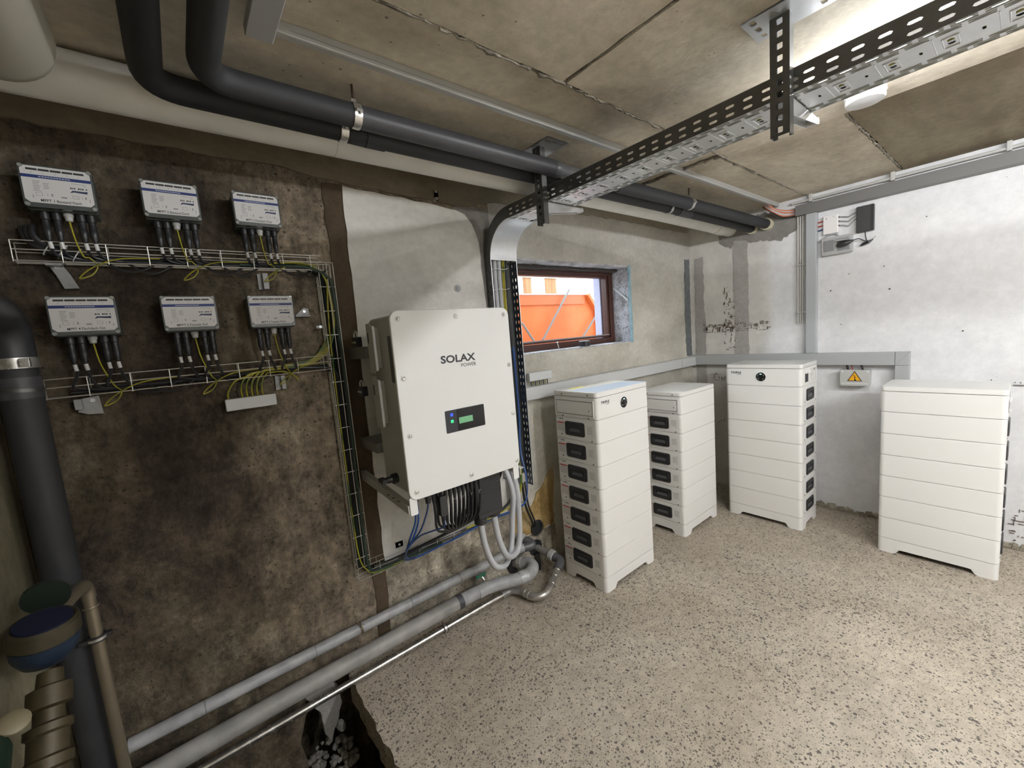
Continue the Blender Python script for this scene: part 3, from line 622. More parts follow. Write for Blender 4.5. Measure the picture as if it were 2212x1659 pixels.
me_arc = shared('status_arc', arcs([(15, 45), (135, 165), (205, 235), (305, 335)], 0.0205, 0.0012, -0.0037), mat('arc_grey', (0.35, 0.36, 0.36), 0.3))
me_led = shared('status_led', arcs([(72, 108)], 0.0195, 0.0022, -0.0037), mat('led_pale_green', (0.45, 0.95, 0.72), 0.4, emit=0.9))
me_sock = shared('breaker_socket', MB().box(-0.001, 0.004, 0.20, 0.262, 0.012, 0.075), BLACKP)
me_sockf = shared('socket_hood', MB().box(-0.010, 0, 0.150, 0.205, 0.012, 0.016).box(-0.010, 0, 0.150, 0.262, 0.070, 0.074), mat('hood_white', (0.82, 0.82, 0.80), 0.4), bevel=0.001)
me_disp = shared('side_print', marks([(0.06, 0.09, 0.082, 0.094), (0.05, 0.0508, 0.02, 0.098), (0.145, 0.1458, 0.02, 0.098), (0.05, 0.145, 0.02, 0.0206), (0.05, 0.145, 0.097, 0.098)] + [(0.10, 0.135, 0.09 - 0.01*k, 0.0908 - 0.01*k) for k in range(5)]), INKG)
PI = math.pi
def tower(loc, rot, mods, label, master, group='stacked battery towers'):
    t = thing('battery_tower', loc, label, 'battery', group); t.rotation_euler = (0, 0, rot)
    inst('base', me_base, t)
    def right(ob_parent, name, me, z=0.0):   # same piece on the right side face: rotate half a turn about the stack's centre
        o = inst(name, me, ob_parent, (BW, BD, z), PI); return o
    for k in range(mods):
        z = 0.087 + PITCH*k
        m_ = inst('battery_module', me_module, t, (0, 0, z))
        for sd in (0, 1):
            loc_, ro = ((0, 0, 0), 0) if sd == 0 else ((BW, BD, 0), PI)
            inst('handle', me_handle, m_, loc_, ro); inst('grip', me_grip, m_, loc_, ro)
            for (y, zz) in ((0.044, 0.008), (0.268, 0.022)):
                inst('screw', me_screw, m_, (0, y, zz) if sd == 0 else (BW, BD - y, zz), ro)
            if sd == 0:
                inst('warning_bar', me_red, m_); inst('serial_print', me_ink, m_)
                inst('fine_print', me_ink2, m_)['kind'] = 'stuff'
    zt = 0.087 + PITCH*mods
    h = inst('control_unit', me_head, t, (0, 0, zt))
    inst('cover_frame', me_frame, h); inst('door_gap_shadow', me_gap, h); inst('side_cover', me_cover, h); inst('lock', me_lock, h); inst('key_slot', me_slot, h)
    inst('breaker_socket', me_sock, h, (BW, BD, 0.012), PI); inst('socket_hood', me_sockf, h, (BW, BD, 0.012), PI); inst('side_print', me_disp, h, (BW, BD, 0.006), PI)
    inst('screw', me_screw, h, (0, 0.06, 0.006)); inst('screw', me_screw, h, (0, 0.25, 0.006))
    if master:
        inst('power_button', me_button, h); inst('button_ring', me_ring, h); inst('status_arc', me_arc, h); inst('status_led', me_led, h)
        for nm, body, x, z, hh, ww, bold, sh in (('logo_word', 'TRIPLE', 0.036, 0.084, 0.0135, 0.072, 0.03, 0.0), ('logo_small_word', 'POWER', 0.076, 0.0755, 0.0042, 0.032, 0.02, 0.2)):
            tx = text(nm, body, t, (x, -0.0003, z), (1, 0, 0), (0, 0, 1), hh, INK, width=ww, bold=bold, shear=sh)
            for v in tx.data.vertices: v.co += Vector(loc)
            for v in tx.data.vertices: v.co -= Vector((0, 0, 0))
            tx.parent = h; tx.location = (0, 0, 0)
    l = inst('lid', me_lid if master else me_lid_grey, t, (0, 0, zt + 0.1205))
    inst('screw', me_screw, l, (0, 0.06, 0.012)); inst('screw', me_screw, l, (0, 0.25, 0.012))
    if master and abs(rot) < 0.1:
        inst('lid_blue_strip', shared('lid_blue_strip', MB().prism([(0.02, 0.016), (BW-0.004, 0.006), (BW-0.012, 0.15), (0.02, 0.205)], 'z', 0.0270, 0.0273), mat('strip_pale_blue', (0.56, 0.70, 0.92), 0.18, coat=0.6)), l, label='pale blue glossy strip')  # thin pale blue sheet over the front part of the lid
        put_s = MB().box(0.075, 0.185, 0.235, 0.268, 0.0270, 0.0276); inst('yellow_sticker', shared('yellow_sticker', put_s, YELS), l)
        inst('lid_print', shared('lid_print', MB().box(0.20, 0.34, 0.262, 0.268, 0.0270, 0.0274).box(0.24, 0.42, 0.28, 0.284, 0.0270, 0.0274), INKG), l)
    return t
tower((-1.953, -0.489, 0), 0.0, 7, 'tall white battery tower beside the floor pipes, with round black button, handles on left side', True)
tower((-1.098, -0.485, 0), 0.0, 6, 'shorter white battery tower in the corner, plain front, black handles on its left side', False)
tower((-0.519, -0.519, 0), -PI/2, 7, 'tall white battery tower near the right wall with round black button, handles on right side', True)
tower((-0.487, -1.378, 0), -PI/2, 6, 'plain white battery tower at the right edge, front without button or logo', False)

# ================================================================== INVERTER
IX0, IX1, IZ0, IZ1, IY = -3.040, -2.512, 0.892, 1.587, -0.507
inv = thing('inverter', ((IX0+IX1)/2, -0.27, IZ0), 'large white wall inverter with rounded front cover, small green display and black connectors below', 'inverter')
put('front_cover', MB().prism(rrect(IX0, IX1, IZ0, IZ1, 0.034, 8), 'y', IY, IY+0.014), INVW, inv, smooth=True, bevel=0.003)
put('body', MB().prism(rrect(IX0+0.012, IX1-0.012, IZ0+0.012, IZ1-0.012, 0.025, 6), 'y', IY+0.014, -0.265), INVS, inv, smooth=True, bevel=0.003)
put('heat_sink', MB().box(IX0+0.04, IX1-0.04, -0.265, -0.20, IZ0+0.06, IZ1-0.08), mat('heatsink_grey', (0.35, 0.35, 0.34), 0.5, metal=0.4), inv)
for x, z in ((-3.010, 1.557), (-2.773, 1.558), (-2.538, 1.557), (-3.012, 1.345), (-2.530, 1.344), (-3.012, 1.134), (-2.528, 1.132), (-3.010, 0.922), (-2.768, 0.921), (-2.530, 0.920)):
    s_ = put('cover_screw', MB().lathe((x, IY, z), (0, -1, 0), [(0, 0.0062), (0.0025, 0.0062), (0.0038, 0.004), (0.0036, 0.0025), (0.002, 0.002), (0.002, 0)], 14), STEEL, inv, smooth=True)
    put('washer', MB().torus((x, IY-0.0004, z), (0, 1, 0), 0.0088, 0.0022, 20, 6), INVW, s_, smooth=True)
dp = put('display_panel', MB().prism(rrect(-2.862, -2.680, 1.111, 1.199, 0.004, 3), 'y', IY-0.0015, IY), CHARC, inv)
put('panel_window', MB().prism(rrect(-2.81, -2.682, 1.113, 1.197, 0.003, 3), 'y', IY-0.0019, IY-0.0015), BLACKG, dp)
put('lcd', MB().box(-2.803, -2.739, IY-0.0024, IY-0.0019, 1.140, 1.164), LCD, dp)
put('power_led', MB().prism(rrect(-2.840, -2.828, 1.175, 1.187, 0.003, 3), 'y', IY-0.0022, IY-0.0015), LEDB, dp)
put('battery_led', MB().prism(rrect(-2.840, -2.828, 1.149, 1.161, 0.003, 3), 'y', IY-0.0022, IY-0.0015), LEDG, dp)
text('logo_word', 'SOLAX', inv, (-2.857, IY-0.0002, 1.381), (1, 0, 0), (0, 0, 1), 0.030, INK, width=0.158, bold=0.03)
text('logo_small_word', 'POWER', inv, (-2.769, IY-0.0002, 1.3605), (1, 0, 0), (0, 0, 1), 0.0135, INK, width=0.071, bold=0.0)
for x0, x1 in ((-3.040, -3.010), (-2.549, -2.519)):
    put('mounting_tab', MB().prism(rrect(x0, x1, 0.836, 0.905, 0.005, 3), 'y', IY+0.006, IY+0.013), INVW, inv, bevel=0.001)
for x in (-3.046, -2.508):
    a_ = put('support_arm', MB().prism([(-0.497, 0.845), (-0.497, 0.872), (0.0, 0.905), (0.0, 0.868)], 'x', x, x+0.003).prism([(-0.497, 0.872), (-0.497, 0.875), (0.0, 0.908), (0.0, 0.905)], 'x', x, x+0.022), INVS, inv)
    for k in range(3): put('arm_slot', MB().prism([(-0.40+0.05*k, 0.868), (-0.395+0.05*k, 0.871), (-0.425+0.05*k, 0.879), (-0.43+0.05*k, 0.876)], 'x', x-0.0006, x), BLACKP, a_)
# side of the body: rating sticker, carrying plates and latches
st = put('rating_sticker', MB().box(IX0+0.0112, IX0+0.012, -0.470, -0.440, 1.33, 1.50), mat('sticker_grey', (0.12, 0.12, 0.12), 0.5), inv)
for z0, z1 in ((1.365, 1.555), (1.150, 1.355)):
    pl = put('side_plate', MB().prism(rrect(-0.345, -0.300, z0, z1, 0.006, 3), 'x', IX0-0.012, IX0-0.009).prism(rrect(-0.39, -0.360, z0+0.01, z1-0.012, 0.01, 4), 'x', IX0-0.022, IX0-0.012).box(IX0-0.012, IX0+0.013, -0.36, -0.345, z0+0.02, z1-0.02), INVS, inv, bevel=0.001)
    put('plate_slot', MB().box(IX0-0.0126, IX0-0.012, -0.318, -0.308, z1-0.075, z1-0.035), BLACKP, pl)
    lt = put('latch', MB().box(IX0-0.03, IX0-0.005, -0.225, -0.175, z1-0.085, z1-0.045), BLACKP, inv, bevel=0.003)
    put('latch_loop', MB().torus((IX0-0.02, -0.20, z1-0.040), (1, 0, 0), 0.019, 0.0035, 18, 6), STEEL, lt, smooth=True)
    put('latch_band', MB().box(IX0-0.032, IX0-0.030, -0.222, -0.178, z1-0.070, z1-0.062), STEEL, lt)
for z0, z1 in ((1.42, 1.47), (1.02, 1.06)): put('mounting_rail', MB().box(IX0+0.01, IX1-0.01, -0.20, -0.001, z0, z1), mat('rail_grey', (0.4, 0.4, 0.39), 0.5, metal=0.5), inv)
put('rotary_switch', MB().lathe((IX0+0.012, -0.38, 0.955), (-1, 0, 0), [(0, 0.020), (0.02, 0.020), (0.022, 0.014), (0.045, 0.012), (0.05, 0.008)], 16).box(IX0-0.05, IX0-0.03, -0.392, -0.345, 0.947, 0.962), BLACKP, inv, smooth=True, bevel=0.001)
# connectors under the body
for k in range(11):
    x = -2.925 + 0.0205*k + (0.012 if k > 0 else 0)
    for y, dz in ((-0.465, 0), (-0.425, -0.004)):
        c_ = put('dc_connector', MB().lathe((x, y, IZ0+0.014), (0, 0, -1), [(0, 0.0095), (0.02, 0.0095), (0.024, 0.0075), (0.05, 0.0085), (0.066, 0.0060)], 10), BLACKP, inv, smooth=True)
dg = put('data_dongle', MB().prism(rrect(-2.912, -2.880, 0.785, 0.865, 0.004, 3), 'y', -0.49, -0.463).lathe((-2.896, -0.476, 0.787), (0, 0, -1), [(0, 0.012), (0.012, 0.010), (0.024, 0.0085)], 12), BLACKP, inv, bevel=0.001)
put('plug_cluster', MB().lathe((-2.945, -0.455, 0.90), (0, 0, -1), [(0, 0.017), (0.03, 0.017), (0.033, 0.011), (0.055, 0.010)], 12).lathe((-2.985, -0.44, 0.90), (0, 0, -1), [(0, 0.015), (0.026, 0.015), (0.03, 0.008), (0.04, 0.006)], 12), BLACKP, inv, smooth=True)
ac = put('ac_hood', MB().prism(rrect(-2.700, -2.568, 0.675, 0.905, 0.010, 4), 'y', -0.425, -0.350), BLACKP, inv, bevel=0.004)
for k in range(17): put('rib', MB().box(-2.690, -2.574, -0.4275, -0.4245, 0.845 - 0.0095*k, 0.849 - 0.0095*k), BLACKP, ac, bevel=0.001)
for x, z in ((-2.672, 0.675), (-2.597, 0.690)):
    put('cable_gland', MB().lathe((x, -0.39, z+0.004), (0, 0, -1), [(0, 0.027), (0.012, 0.027), (0.014, 0.029), (0.034, 0.029), (0.040, 0.020)], 12), BLACKP, ac, smooth=True)
put('orange_plug', MB().lathe((-2.565+0.02, -0.40, 0.90), (0, 0, -1), [(0, 0.011), (0.018, 0.011), (0.018, 0.009), (0.045, 0.009)], 12), CABO, inv, smooth=True)
put('battery_gland', MB().lathe((-2.52, -0.38, 0.905), (0, 0, -1), [(0, 0.013), (0.04, 0.013), (0.045, 0.007)], 12), BLACKP, inv, smooth=True)

def cable(pts, r, m, label, group=None, name='cable', seg=8, n=6):
    P = spline(pts, n); base = P[0]
    o = put(name, MB().tube(P, r, seg), m, None, smooth=True, loc=base); return tag(o, label, 'cable', group)
# thick grey hoses from the AC hood
cable([(-2.672, -0.39, 0.640), (-2.664, -0.395, 0.54), (-2.635, -0.40, 0.440), (-2.585, -0.385, 0.392), (-2.505, -0.335, 0.365), (-2.452, -0.31, 0.43), (-2.425, -0.30, 0.56), (-2.412, -0.30, 0.70), (-2.408, -0.20, 0.90), (-2.33, -0.05, 1.15), (-2.215, -0.03, 1.45), (-2.205, -0.03, 1.78), (-2.20, -0.035, 1.98)], 0.0145, CABW, 'thick grey cable loop from the left gland under the inverter', seg=12)
cable([(-2.597, -0.39, 0.655), (-2.588, -0.395, 0.55), (-2.56, -0.40, 0.455), (-2.50, -0.365, 0.402), (-2.435, -0.335, 0.40), (-2.402, -0.32, 0.475), (-2.388, -0.31, 0.60), (-2.385, -0.30, 0.72), (-2.36, -0.2, 0.92), (-2.29, -0.05, 1.15), (-2.18, -0.03, 1.45), (-2.173, -0.03, 1.78), (-2.17, -0.035, 1.98)], 0.0145, CABW, 'thick grey cable loop from the right gland under the inverter', seg=12)
# DC string cables sweeping down into the lower basket
for k in range(11):
    x = -2.925 + 0.0205*k + (0.012 if k > 0 else 0)
    for j, y in ((0, -0.465), (1, -0.425)):
        if k == 0 and j: continue
        e = -3.02 + 0.006*k + 0.01*j
        cable([(x, y, 0.842), (x + 0.006, y+0.012, 0.790), (x + 0.028 - 0.002*k, y+0.05, 0.70), (-2.775 + 0.007*k, -0.27 + 0.01*j, 0.60), (-2.835 + 0.006*k, -0.13, 0.515), (-2.93, -0.05 + 0.003*j, 0.463 - 0.0015*k), (-3.07, -0.045 + 0.002*j - 0.001*k, 0.447 - 0.001*k)], 0.0052, CABB, 'black string cable dropping from the plug row under the inverter', 'black string cables under the inverter', seg=6, n=5)
        tag(put('cable_marker', MB().tube([(x+0.0008, y+0.002, 0.832), (x+0.005, y+0.009, 0.805)], 0.0052, 7), LABELW, None, smooth=True), 'small white number sleeve on a black string cable under the inverter', 'marker', 'white number sleeves under the inverter') if (k+j) % 2 == 0 and k else None
cable([(-2.548, -0.39, 0.855), (-2.56, -0.37, 0.78), (-2.60, -0.28, 0.68), (-2.62, -0.20, 0.60)], 0.0055, CABB, 'black cable falling from the orange plug under the inverter')
cable([(-2.52, -0.38, 0.86), (-2.53, -0.35, 0.79), (-2.57, -0.28, 0.72), (-2.60, -0.20, 0.65)], 0.006, CABB, 'black cable from the rightmost gland under the inverter')
# blue data cables
cable([(-2.896, -0.476, 0.765), (-2.895, -0.47, 0.735), (-2.925, -0.44, 0.72), (-2.97, -0.40, 0.70), (-3.005, -0.37, 0.66), (-2.995, -0.30, 0.60), (-2.96, -0.18, 0.51), (-2.90, -0.10, 0.45)], 0.0032, CABDB, 'thin dark blue cable from the data dongle')
cable([(-2.945, -0.455, 0.845), (-2.95, -0.44, 0.80), (-2.975, -0.42, 0.73), (-3.008, -0.38, 0.67), (-2.99, -0.29, 0.595), (-2.95, -0.17, 0.505), (-2.88, -0.10, 0.447)], 0.0032, CABDB, 'thin dark blue cable from the plug beside the dongle')
cable([(-2.985, -0.44, 0.86), (-2.983, -0.43, 0.78), (-3.0, -0.40, 0.70), (-3.016, -0.37, 0.655), (-2.99, -0.28, 0.59), (-2.94, -0.16, 0.50), (-2.86, -0.09, 0.445), (-2.62, -0.065, 0.445), (-2.40, -0.07, 0.47), (-2.27, -0.09, 0.475), (-2.19, -0.11, 0.50), (-2.157, -0.11, 0.565), (-2.145, -0.09, 0.66), (-2.13, -0.04, 0.80), (-2.10, -0.018, 1.0), (-2.10, -0.012, 1.40)], 0.0036, CABBL, 'bright blue cable running along the lower basket and up the vertical tray')
cable([(-2.99, -0.43, 0.88), (-2.99, -0.42, 0.78), (-3.01, -0.385, 0.69), (-2.985, -0.27, 0.58), (-2.93, -0.15, 0.49), (-2.85, -0.08, 0.437), (-2.62, -0.057, 0.437), (-2.39, -0.062, 0.46), (-2.26, -0.082, 0.463), (-2.18, -0.10, 0.49), (-2.148, -0.10, 0.56), (-2.137, -0.085, 0.66), (-2.12, -0.035, 0.80), (-2.09, -0.012, 1.0), (-2.09, -0.010, 1.40)], 0.0036, CABBL, 'second bright blue cable beside the first along the lower basket')
for k in range(5):
    cable([(-3.05, -0.035, 0.452+0.004*(k % 2)), (-2.75, -0.02 - 0.006*k, 0.440 + 0.003*k), (-2.45, -0.03 - 0.006*k, 0.452 + 0.003*k), (-2.29, -0.045-0.007*k, 0.49 + 0.004*k), (-2.215 + 0.004*k, -0.06 - 0.005*k, 0.575 + 0.006*k), (-2.195 + 0.012*k, -0.055, 0.72), (-2.22 + 0.018*k, -0.035, 0.95), (-2.225 + 0.018*k, -0.03, 1.4), (-2.225 + 0.018*k, -0.03, 1.95)], 0.0055, CABB if k != 2 else CABG, 'dark cable curving from the lower basket up into the vertical tray', 'dark cables rising from the lower basket')
for k in range(2):
    cable([(-2.55, -0.05, 0.46+0.006*k), (-2.39, -0.10, 0.492), (-2.27-0.012*k, -0.13, 0.54), (-2.212 - 0.01*k, -0.13, 0.62), (-2.205, -0.12, 0.75), (-2.215, -0.10, 0.85), (-2.19 + 0.01*k, -0.05, 1.05), (-2.15+0.01*k, -0.04, 1.9)], 0.004, CABGY, ['green-yellow earth cable arching from the lower basket to the vertical tray, outer one', 'green-yellow earth cable arching from the lower basket to the vertical tray, inner one'][k])
for k in range(2):
    cable([(-2.15 + 0.02*k, -0.06, 0.60), (-2.145 + 0.02*k, -0.07, 0.46), (-2.09 + 0.02*k, -0.05, 0.34), (-2.055 + 0.01*k, -0.02, 0.283), (-2.04, 0.02, 0.26)], 0.0075 - 0.002*k, CABB, ['black cable going into the round wall hole, thicker one', 'black cable going into the round wall hole, thinner one'][k])
tag(put('wall_sleeve', MB().torus((-2.02, -0.012, 0.258), (0, 1, 0), 0.042, 0.009, 26, 8).lathe((-2.02, -0.01, 0.258), (0, 1, 0), [(0, 0.036), (0.02, 0.036)], 20), BLACKP, None, smooth=True, loc=(-2.02, 0, 0.258)), 'round black duct sleeve in the yellowed patch of the left wall', 'pipe sleeve')
# ================================================================== PERFORATED CABLE TRAY WITH BEND AND DROP
TX0, TX1, TZ0, TZ1, P5 = -2.245, -2.065, 2.054, 2.1145, 0.05
tr = thing('cable_tray', (-2.155, -0.23, TZ0), 'galvanised perforated cable tray running under the ceiling and bending down the left wall', 'cable tray')
def flange(x, name):
    mb = MB(); y = -0.235; 
    while y > -5.0:
        if y > -3.2:
            mb.cell((x, y, TZ0), (0, -1, 0), (0, 0, 1), 0, P5, 0, 0.0265, 0.025, 0.0150, 0.0135, 0.0040)
            mb.cell((x, y, TZ0), (0, -1, 0), (0, 0, 1), 0, P5, 0.0265, 0.0605, 0.025, 0.0375, 0.0135, 0.0040)
            y -= P5
        else:
            mb.add([(x, y, TZ0), (x, -5.1, TZ0), (x, -5.1, TZ1), (x, y, TZ1)], [(0, 1, 2, 3)]); break
    o = put(name, mb, GALV_SHADE if x == TX0 else GALV, tr, solid=0.0012); return o
flange(TX0, 'side_flange'); flange(TX1, 'side_flange')
put('rolled_lip', MB().tube([(TX0+0.002, -0.235, TZ1), (TX0+0.002, -5.1, TZ1)], 0.002, 6), GALV, tr, smooth=True)
put('rolled_lip', MB().tube([(TX1-0.002, -0.235, TZ1), (TX1-0.002, -5.1, TZ1)], 0.002, 6), GALV, tr, smooth=True)
put('bottom_edge', MB().tube([(TX1-0.001, -0.235, TZ0+0.001), (TX1-0.001, -5.1, TZ0+0.001)], 0.0028, 8), GALV, tr, smooth=True)
bt = MB(); emb = MB(); y = -0.235; k = 0
while y > -3.0:
    for (u0, u1) in ((0, 0.020), (0.020, 0.040), (0.140, 0.160), (0.160, 0.180)):
        off = 0.025 if u0 in (0, 0.140) else 0.0
        yy = y - off
        bt.cell((TX0, yy, TZ0), (0, -1, 0), (1, 0, 0), 0, P5, u0, u1, 0.025, (u0+u1)/2, 0.0185, 0.0026)
        emb.tube([(TX0+(u0+u1)/2 + 0.0055*math.cos(a_)*0 + sx*0.0055, yy - 0.025 - sy*0.020, TZ0-0.0012) for a_ in (0,) for sx, sy in ((-1, -1), (1, -1), (1, 1), (-1, 1), (-1, -1))], 0.0010, 4)
    if k % 2 == 0:
        bt.cell((TX0, y, TZ0), (0, -1, 0), (1, 0, 0), 0, P5, 0.040, 0.140, 0.025, 0.090, 0.006, 0.017)
        for (a0, b0, a1, b1) in ((-0.013, -0.028, 0.013, -0.028), (0.013, -0.028, 0.013, 0.028), (0.013, 0.028, -0.013, 0.028), (-0.013, 0.028, -0.013, -0.028)):
            emb.tube([(TX0+0.09+b0, y-0.025+a0, TZ0-0.001), (TX0+0.09+b1, y-0.025+a1, TZ0-0.001)], 0.0018, 5)
        emb.box(TX0+0.087, TX0+0.093, y-0.032, y-0.018, TZ0-0.001, TZ0+0.0005)
    else:
        bt.cell((TX0, y, TZ0), (0, -1, 0), (1, 0, 0), 0, P5, 0.040, 0.140, 0.025, 0.090, 0.003, 0.008)
        emb.tube([(TX0+0.042, y-0.048, TZ0-0.001), (TX0+0.138, y-0.048, TZ0-0.001)], 0.0012, 5)
    y -= P5; k += 1
bt.add([(TX0, y-0.025, TZ0), (TX1, y-0.025, TZ0), (TX1, -5.1, TZ0), (TX0, -5.1, TZ0)], [(0, 1, 2, 3)])
bo = put('tray_bottom', bt, GALV, tr, solid=0.0012)
put('embossing', emb, GALV, tr, smooth=True, kind='stuff')
# bend
RB = 0.172; cy, cz = -0.062 - RB, TZ0 - RB
def arcp(R, n=18): return [(cy + R*math.cos(math.radians(90*i/n)), cz + R*math.sin(math.radians(90*i/n))) for i in range(n+1)]
ai, ao = arcp(RB), arcp(RB + 0.0605)
na = len(ai)
put('bend_sheet', MB().add([(TX0, *p) for p in ai] + [(TX1, *p) for p in ai], [(i, na+i, na+i+1, i+1) for i in range(na-1)]), GALV, tr, smooth=True, solid=0.0014)
for x in (TX0, TX1):
    put('bend_side', MB().add([(x, *p) for p in ai] + [(x, *p) for p in ao], [(i, na+i, na+i+1, i+1) for i in range(na-1)]), GALV_SHADE, tr, solid=0.0014)
put('bend_rim', MB().tube([(TX1, *p) for p in ai], 0.0022, 6), GALV, tr, smooth=True)
put('bend_rim', MB().tube([(TX0, *p) for p in ai], 0.0022, 6), GALV, tr, smooth=True)
# perforated drop along the wall, open to the room
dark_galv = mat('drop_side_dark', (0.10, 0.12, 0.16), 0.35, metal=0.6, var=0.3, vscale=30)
for x, zb in ((TX0, 0.62), (TX1, 0.555)):
    mb = MB(); z = cz - 0.001
    while z - 0.04 > zb:
        mb.cell((x, -0.062, z), (0, 0, -1), (0, 1, 0), 0, 0.04, 0, 0.031, 0.020, 0.018, 0.0105, 0.0032)
        mb.cell((x, -0.062, z), (0, 0, -1), (0, 1, 0), 0, 0.04, 0.031, 0.0605, 0.020, 0.043, 0.0105, 0.0032)
        z -= 0.04
    put('drop_side', mb, dark_galv if x == TX1 else GALV_SHADE, tr, solid=0.0012)
    put('drop_lip', MB().tube([(x, -0.062, cz), (x, -0.062, z)], 0.0022, 6), GALV, tr, smooth=True)
mb = MB(); z = cz
while z > 0.66:
    mb.cell((TX0, -0.0025, z), (0, 0, -1), (1, 0, 0), 0, 0.05, 0, 0.18, 0.025, 0.09, 0.012, 0.02); z -= 0.05
put('drop_back', mb, GALV_SHADE, tr, solid=0.001)
# hangers
def hanger(y0, y1, zb, zt, px0, px1, py0, py1, label):
    t = thing('tray_hanger', (-2.26, (y0+y1)/2, zt), label, 'bracket'); xf, xb = -2.277, -2.2475
    mb = MB(); z = zt - 0.004
    while z - 0.030 > zb:
        mb.cell((xf, y0, z), (0, 0, -1), (0, 1, 0), 0, 0.030, 0, y1-y0, 0.015, (y1-y0)/2, 0.0078, 0.0075, pw=9); z -= 0.030
    o = put('post', mb, GALV_SHADE, t, solid=0.0022)
    put('post_side', MB().box(xf, xb, y0-0.001, y0+0.001, z, zt-0.004).box(xf, xb, y1-0.001, y1+0.001, z, zt-0.004), GALV_SHADE, t)
    put('post_lip', MB().box(xb-0.002, xb, y0, y0+0.009, z, zt-0.004).box(xb-0.002, xb, y1-0.009, y1, z, zt-0.004), GALV, t)
    pm = MB(); nx, ny = 3, 4; dx = (px1-px0)/nx; dy = (py1-py0)/ny
    for i in range(nx):
        for j in range(ny):
            if (i, j) in ((0, 0), (0, 3), (2, 0), (2, 3), (1, 0), (1, 3)): pm.cell((px0+i*dx, py0+j*dy, zt-0.003), (1, 0, 0), (0, 1, 0), 0, dx, 0, dy, dx/2, dy/2, dx*0.33, dy*0.16)
            else: pm.add([(px0+i*dx, py0+j*dy, zt-0.003), (px0+(i+1)*dx, py0+j*dy, zt-0.003), (px0+(i+1)*dx, py0+(j+1)*dy, zt-0.003), (px0+i*dx, py0+(j+1)*dy, zt-0.003)], [(0, 1, 2, 3)])
    put('ceiling_plate', pm, GALV, t, solid=0.004)
    yc = (y0+y1)/2
    put('arm', MB().prism([(xb, TZ0-0.003), (TX1+0.055, TZ0-0.003), (TX1+0.055, TZ0-0.022), (xb, TZ0-0.052)], 'y', yc-0.016, yc-0.013)
        .prism([(xb, TZ0-0.003), (TX1+0.055, TZ0-0.003), (TX1+0.055, TZ0-0.022), (xb, TZ0-0.052)], 'y', yc+0.013, yc+0.016)
        .box(xb, TX1+0.055, yc-0.016, yc+0.016, TZ0-0.0055, TZ0-0.003), GALV, t, bevel=0.0006)
    put('arm_tip', MB().cyl((TX1+0.054, yc-0.017, TZ0-0.012), (TX1+0.054, yc+0.017, TZ0-0.012), 0.010, 14), GALV, t, smooth=True)
    for dz in (0.012, 0.030):
        put('bolt', MB().lathe((xb+0.004, y0-0.001, TZ0+dz), (0, -1, 0), [(0, 0.007), (0.005, 0.007), (0.005, 0.004), (0.010, 0.004)], 6), STEEL, t)
    return t
hanger(-1.475, -1.430, 1.935, 2.25, -2.325, -2.205, -1.56, -1.375, 'near perforated tray hanger with its slotted plate on the ceiling')
hanger(-0.525, -0.480, 1.945, 2.285, -2.30, -2.17, -0.60, -0.42, 'far perforated tray hanger beside the black pipes')
# cables lying in the tray and in its drop
for k in range(4):
    cable([(-2.12-0.02*k, -4.8, TZ0+0.012), (-2.12-0.02*k, -2.0, TZ0+0.012), (-2.13-0.018*k, -0.35, TZ0+0.014), (-2.13-0.018*k, -0.10, TZ0-0.02), (-2.12-0.02*k, -0.035, 1.90), (-2.12-0.02*k, -0.03, 1.4)], 0.006, [CABB, CABGY, CABB, CABW][k], ['black cable in the tray and its drop, nearest the window', 'green-yellow cable in the tray and its drop', 'black cable in the tray and its drop, in the middle', 'pale grey cable in the tray and its drop'][k], seg=6, n=4)
for k, z in enumerate((1.83, 1.72)):
    tag(put('cable_tie', MB().tube(spline([(-2.24, -0.05, z), (-2.20, -0.062, z+0.006), (-2.16, -0.058, z+0.004), (-2.12, -0.05, z+0.012)], 4), 0.0014, 5), mat('tie_white', (0.7, 0.7, 0.7), 0.5), None, loc=(-2.2, -0.05, z)), ['upper', 'lower'][k] + ' white cable tie in the open drop of the tray', 'cable tie')

# ================================================================== TRUNKING
def trunk(name, boxes, label, m=PVCG, seams=()):
    mb = MB(); b0 = boxes[0]; loc = ((b0[0]+b0[1])/2, (b0[2]+b0[3])/2, min(b0[4], b0[5]))
    t = thing(name, loc, label, 'trunking')
    for b in boxes: put('channel', MB().box(*b), m, t, bevel=0.0025)
    for b in seams: put('cover_seam', MB().box(*b), mat('seam_dark', (0.18, 0.18, 0.18), 0.6), t)
    return t
trunk('cable_trunking', [(-2.062, -0.062, -0.062, 0.0, 1.076, 1.153)], 'light grey trunking along the left wall under the window', PVCL, [(-2.06, -0.065, -0.0625, -0.061, 1.079, 1.0795), (-0.30, -0.2995, -0.0632, -0.06, 1.077, 1.152)])
trunk('cable_trunking', [(-0.062, 0.0, -1.372, 0.0, 1.080, 1.164)], 'grey horizontal trunking along the right wall above the towers', PVCG)
tv = trunk('cable_trunking', [(-0.062, 0.0, -1.440, -1.374, 0.45, 1.079)], 'short grey vertical trunking ending behind the plain right tower', PVCG)
put('mitred_corner', MB().prism([(-1.374, 1.080), (-1.374, 1.164), (-1.440, 1.164), (-1.440, 1.080)], 'x', -0.062, 0.0), PVCG, tv, bevel=0.002)
put('mitre_line', MB().tube([(-0.0625, -1.374, 1.080), (-0.0625, -1.440, 1.164)], 0.0008, 4), mat('seam_dark', (0.18, 0.18, 0.18), 0.6), tv)
trunk('cable_trunking', [(-0.050, 0.0, -0.946, -0.884, 1.165, 2.150)], 'grey vertical trunking between the ceiling trunking and the horizontal one', mat('trunking_blue_grey', (0.42, 0.44, 0.455), 0.4))
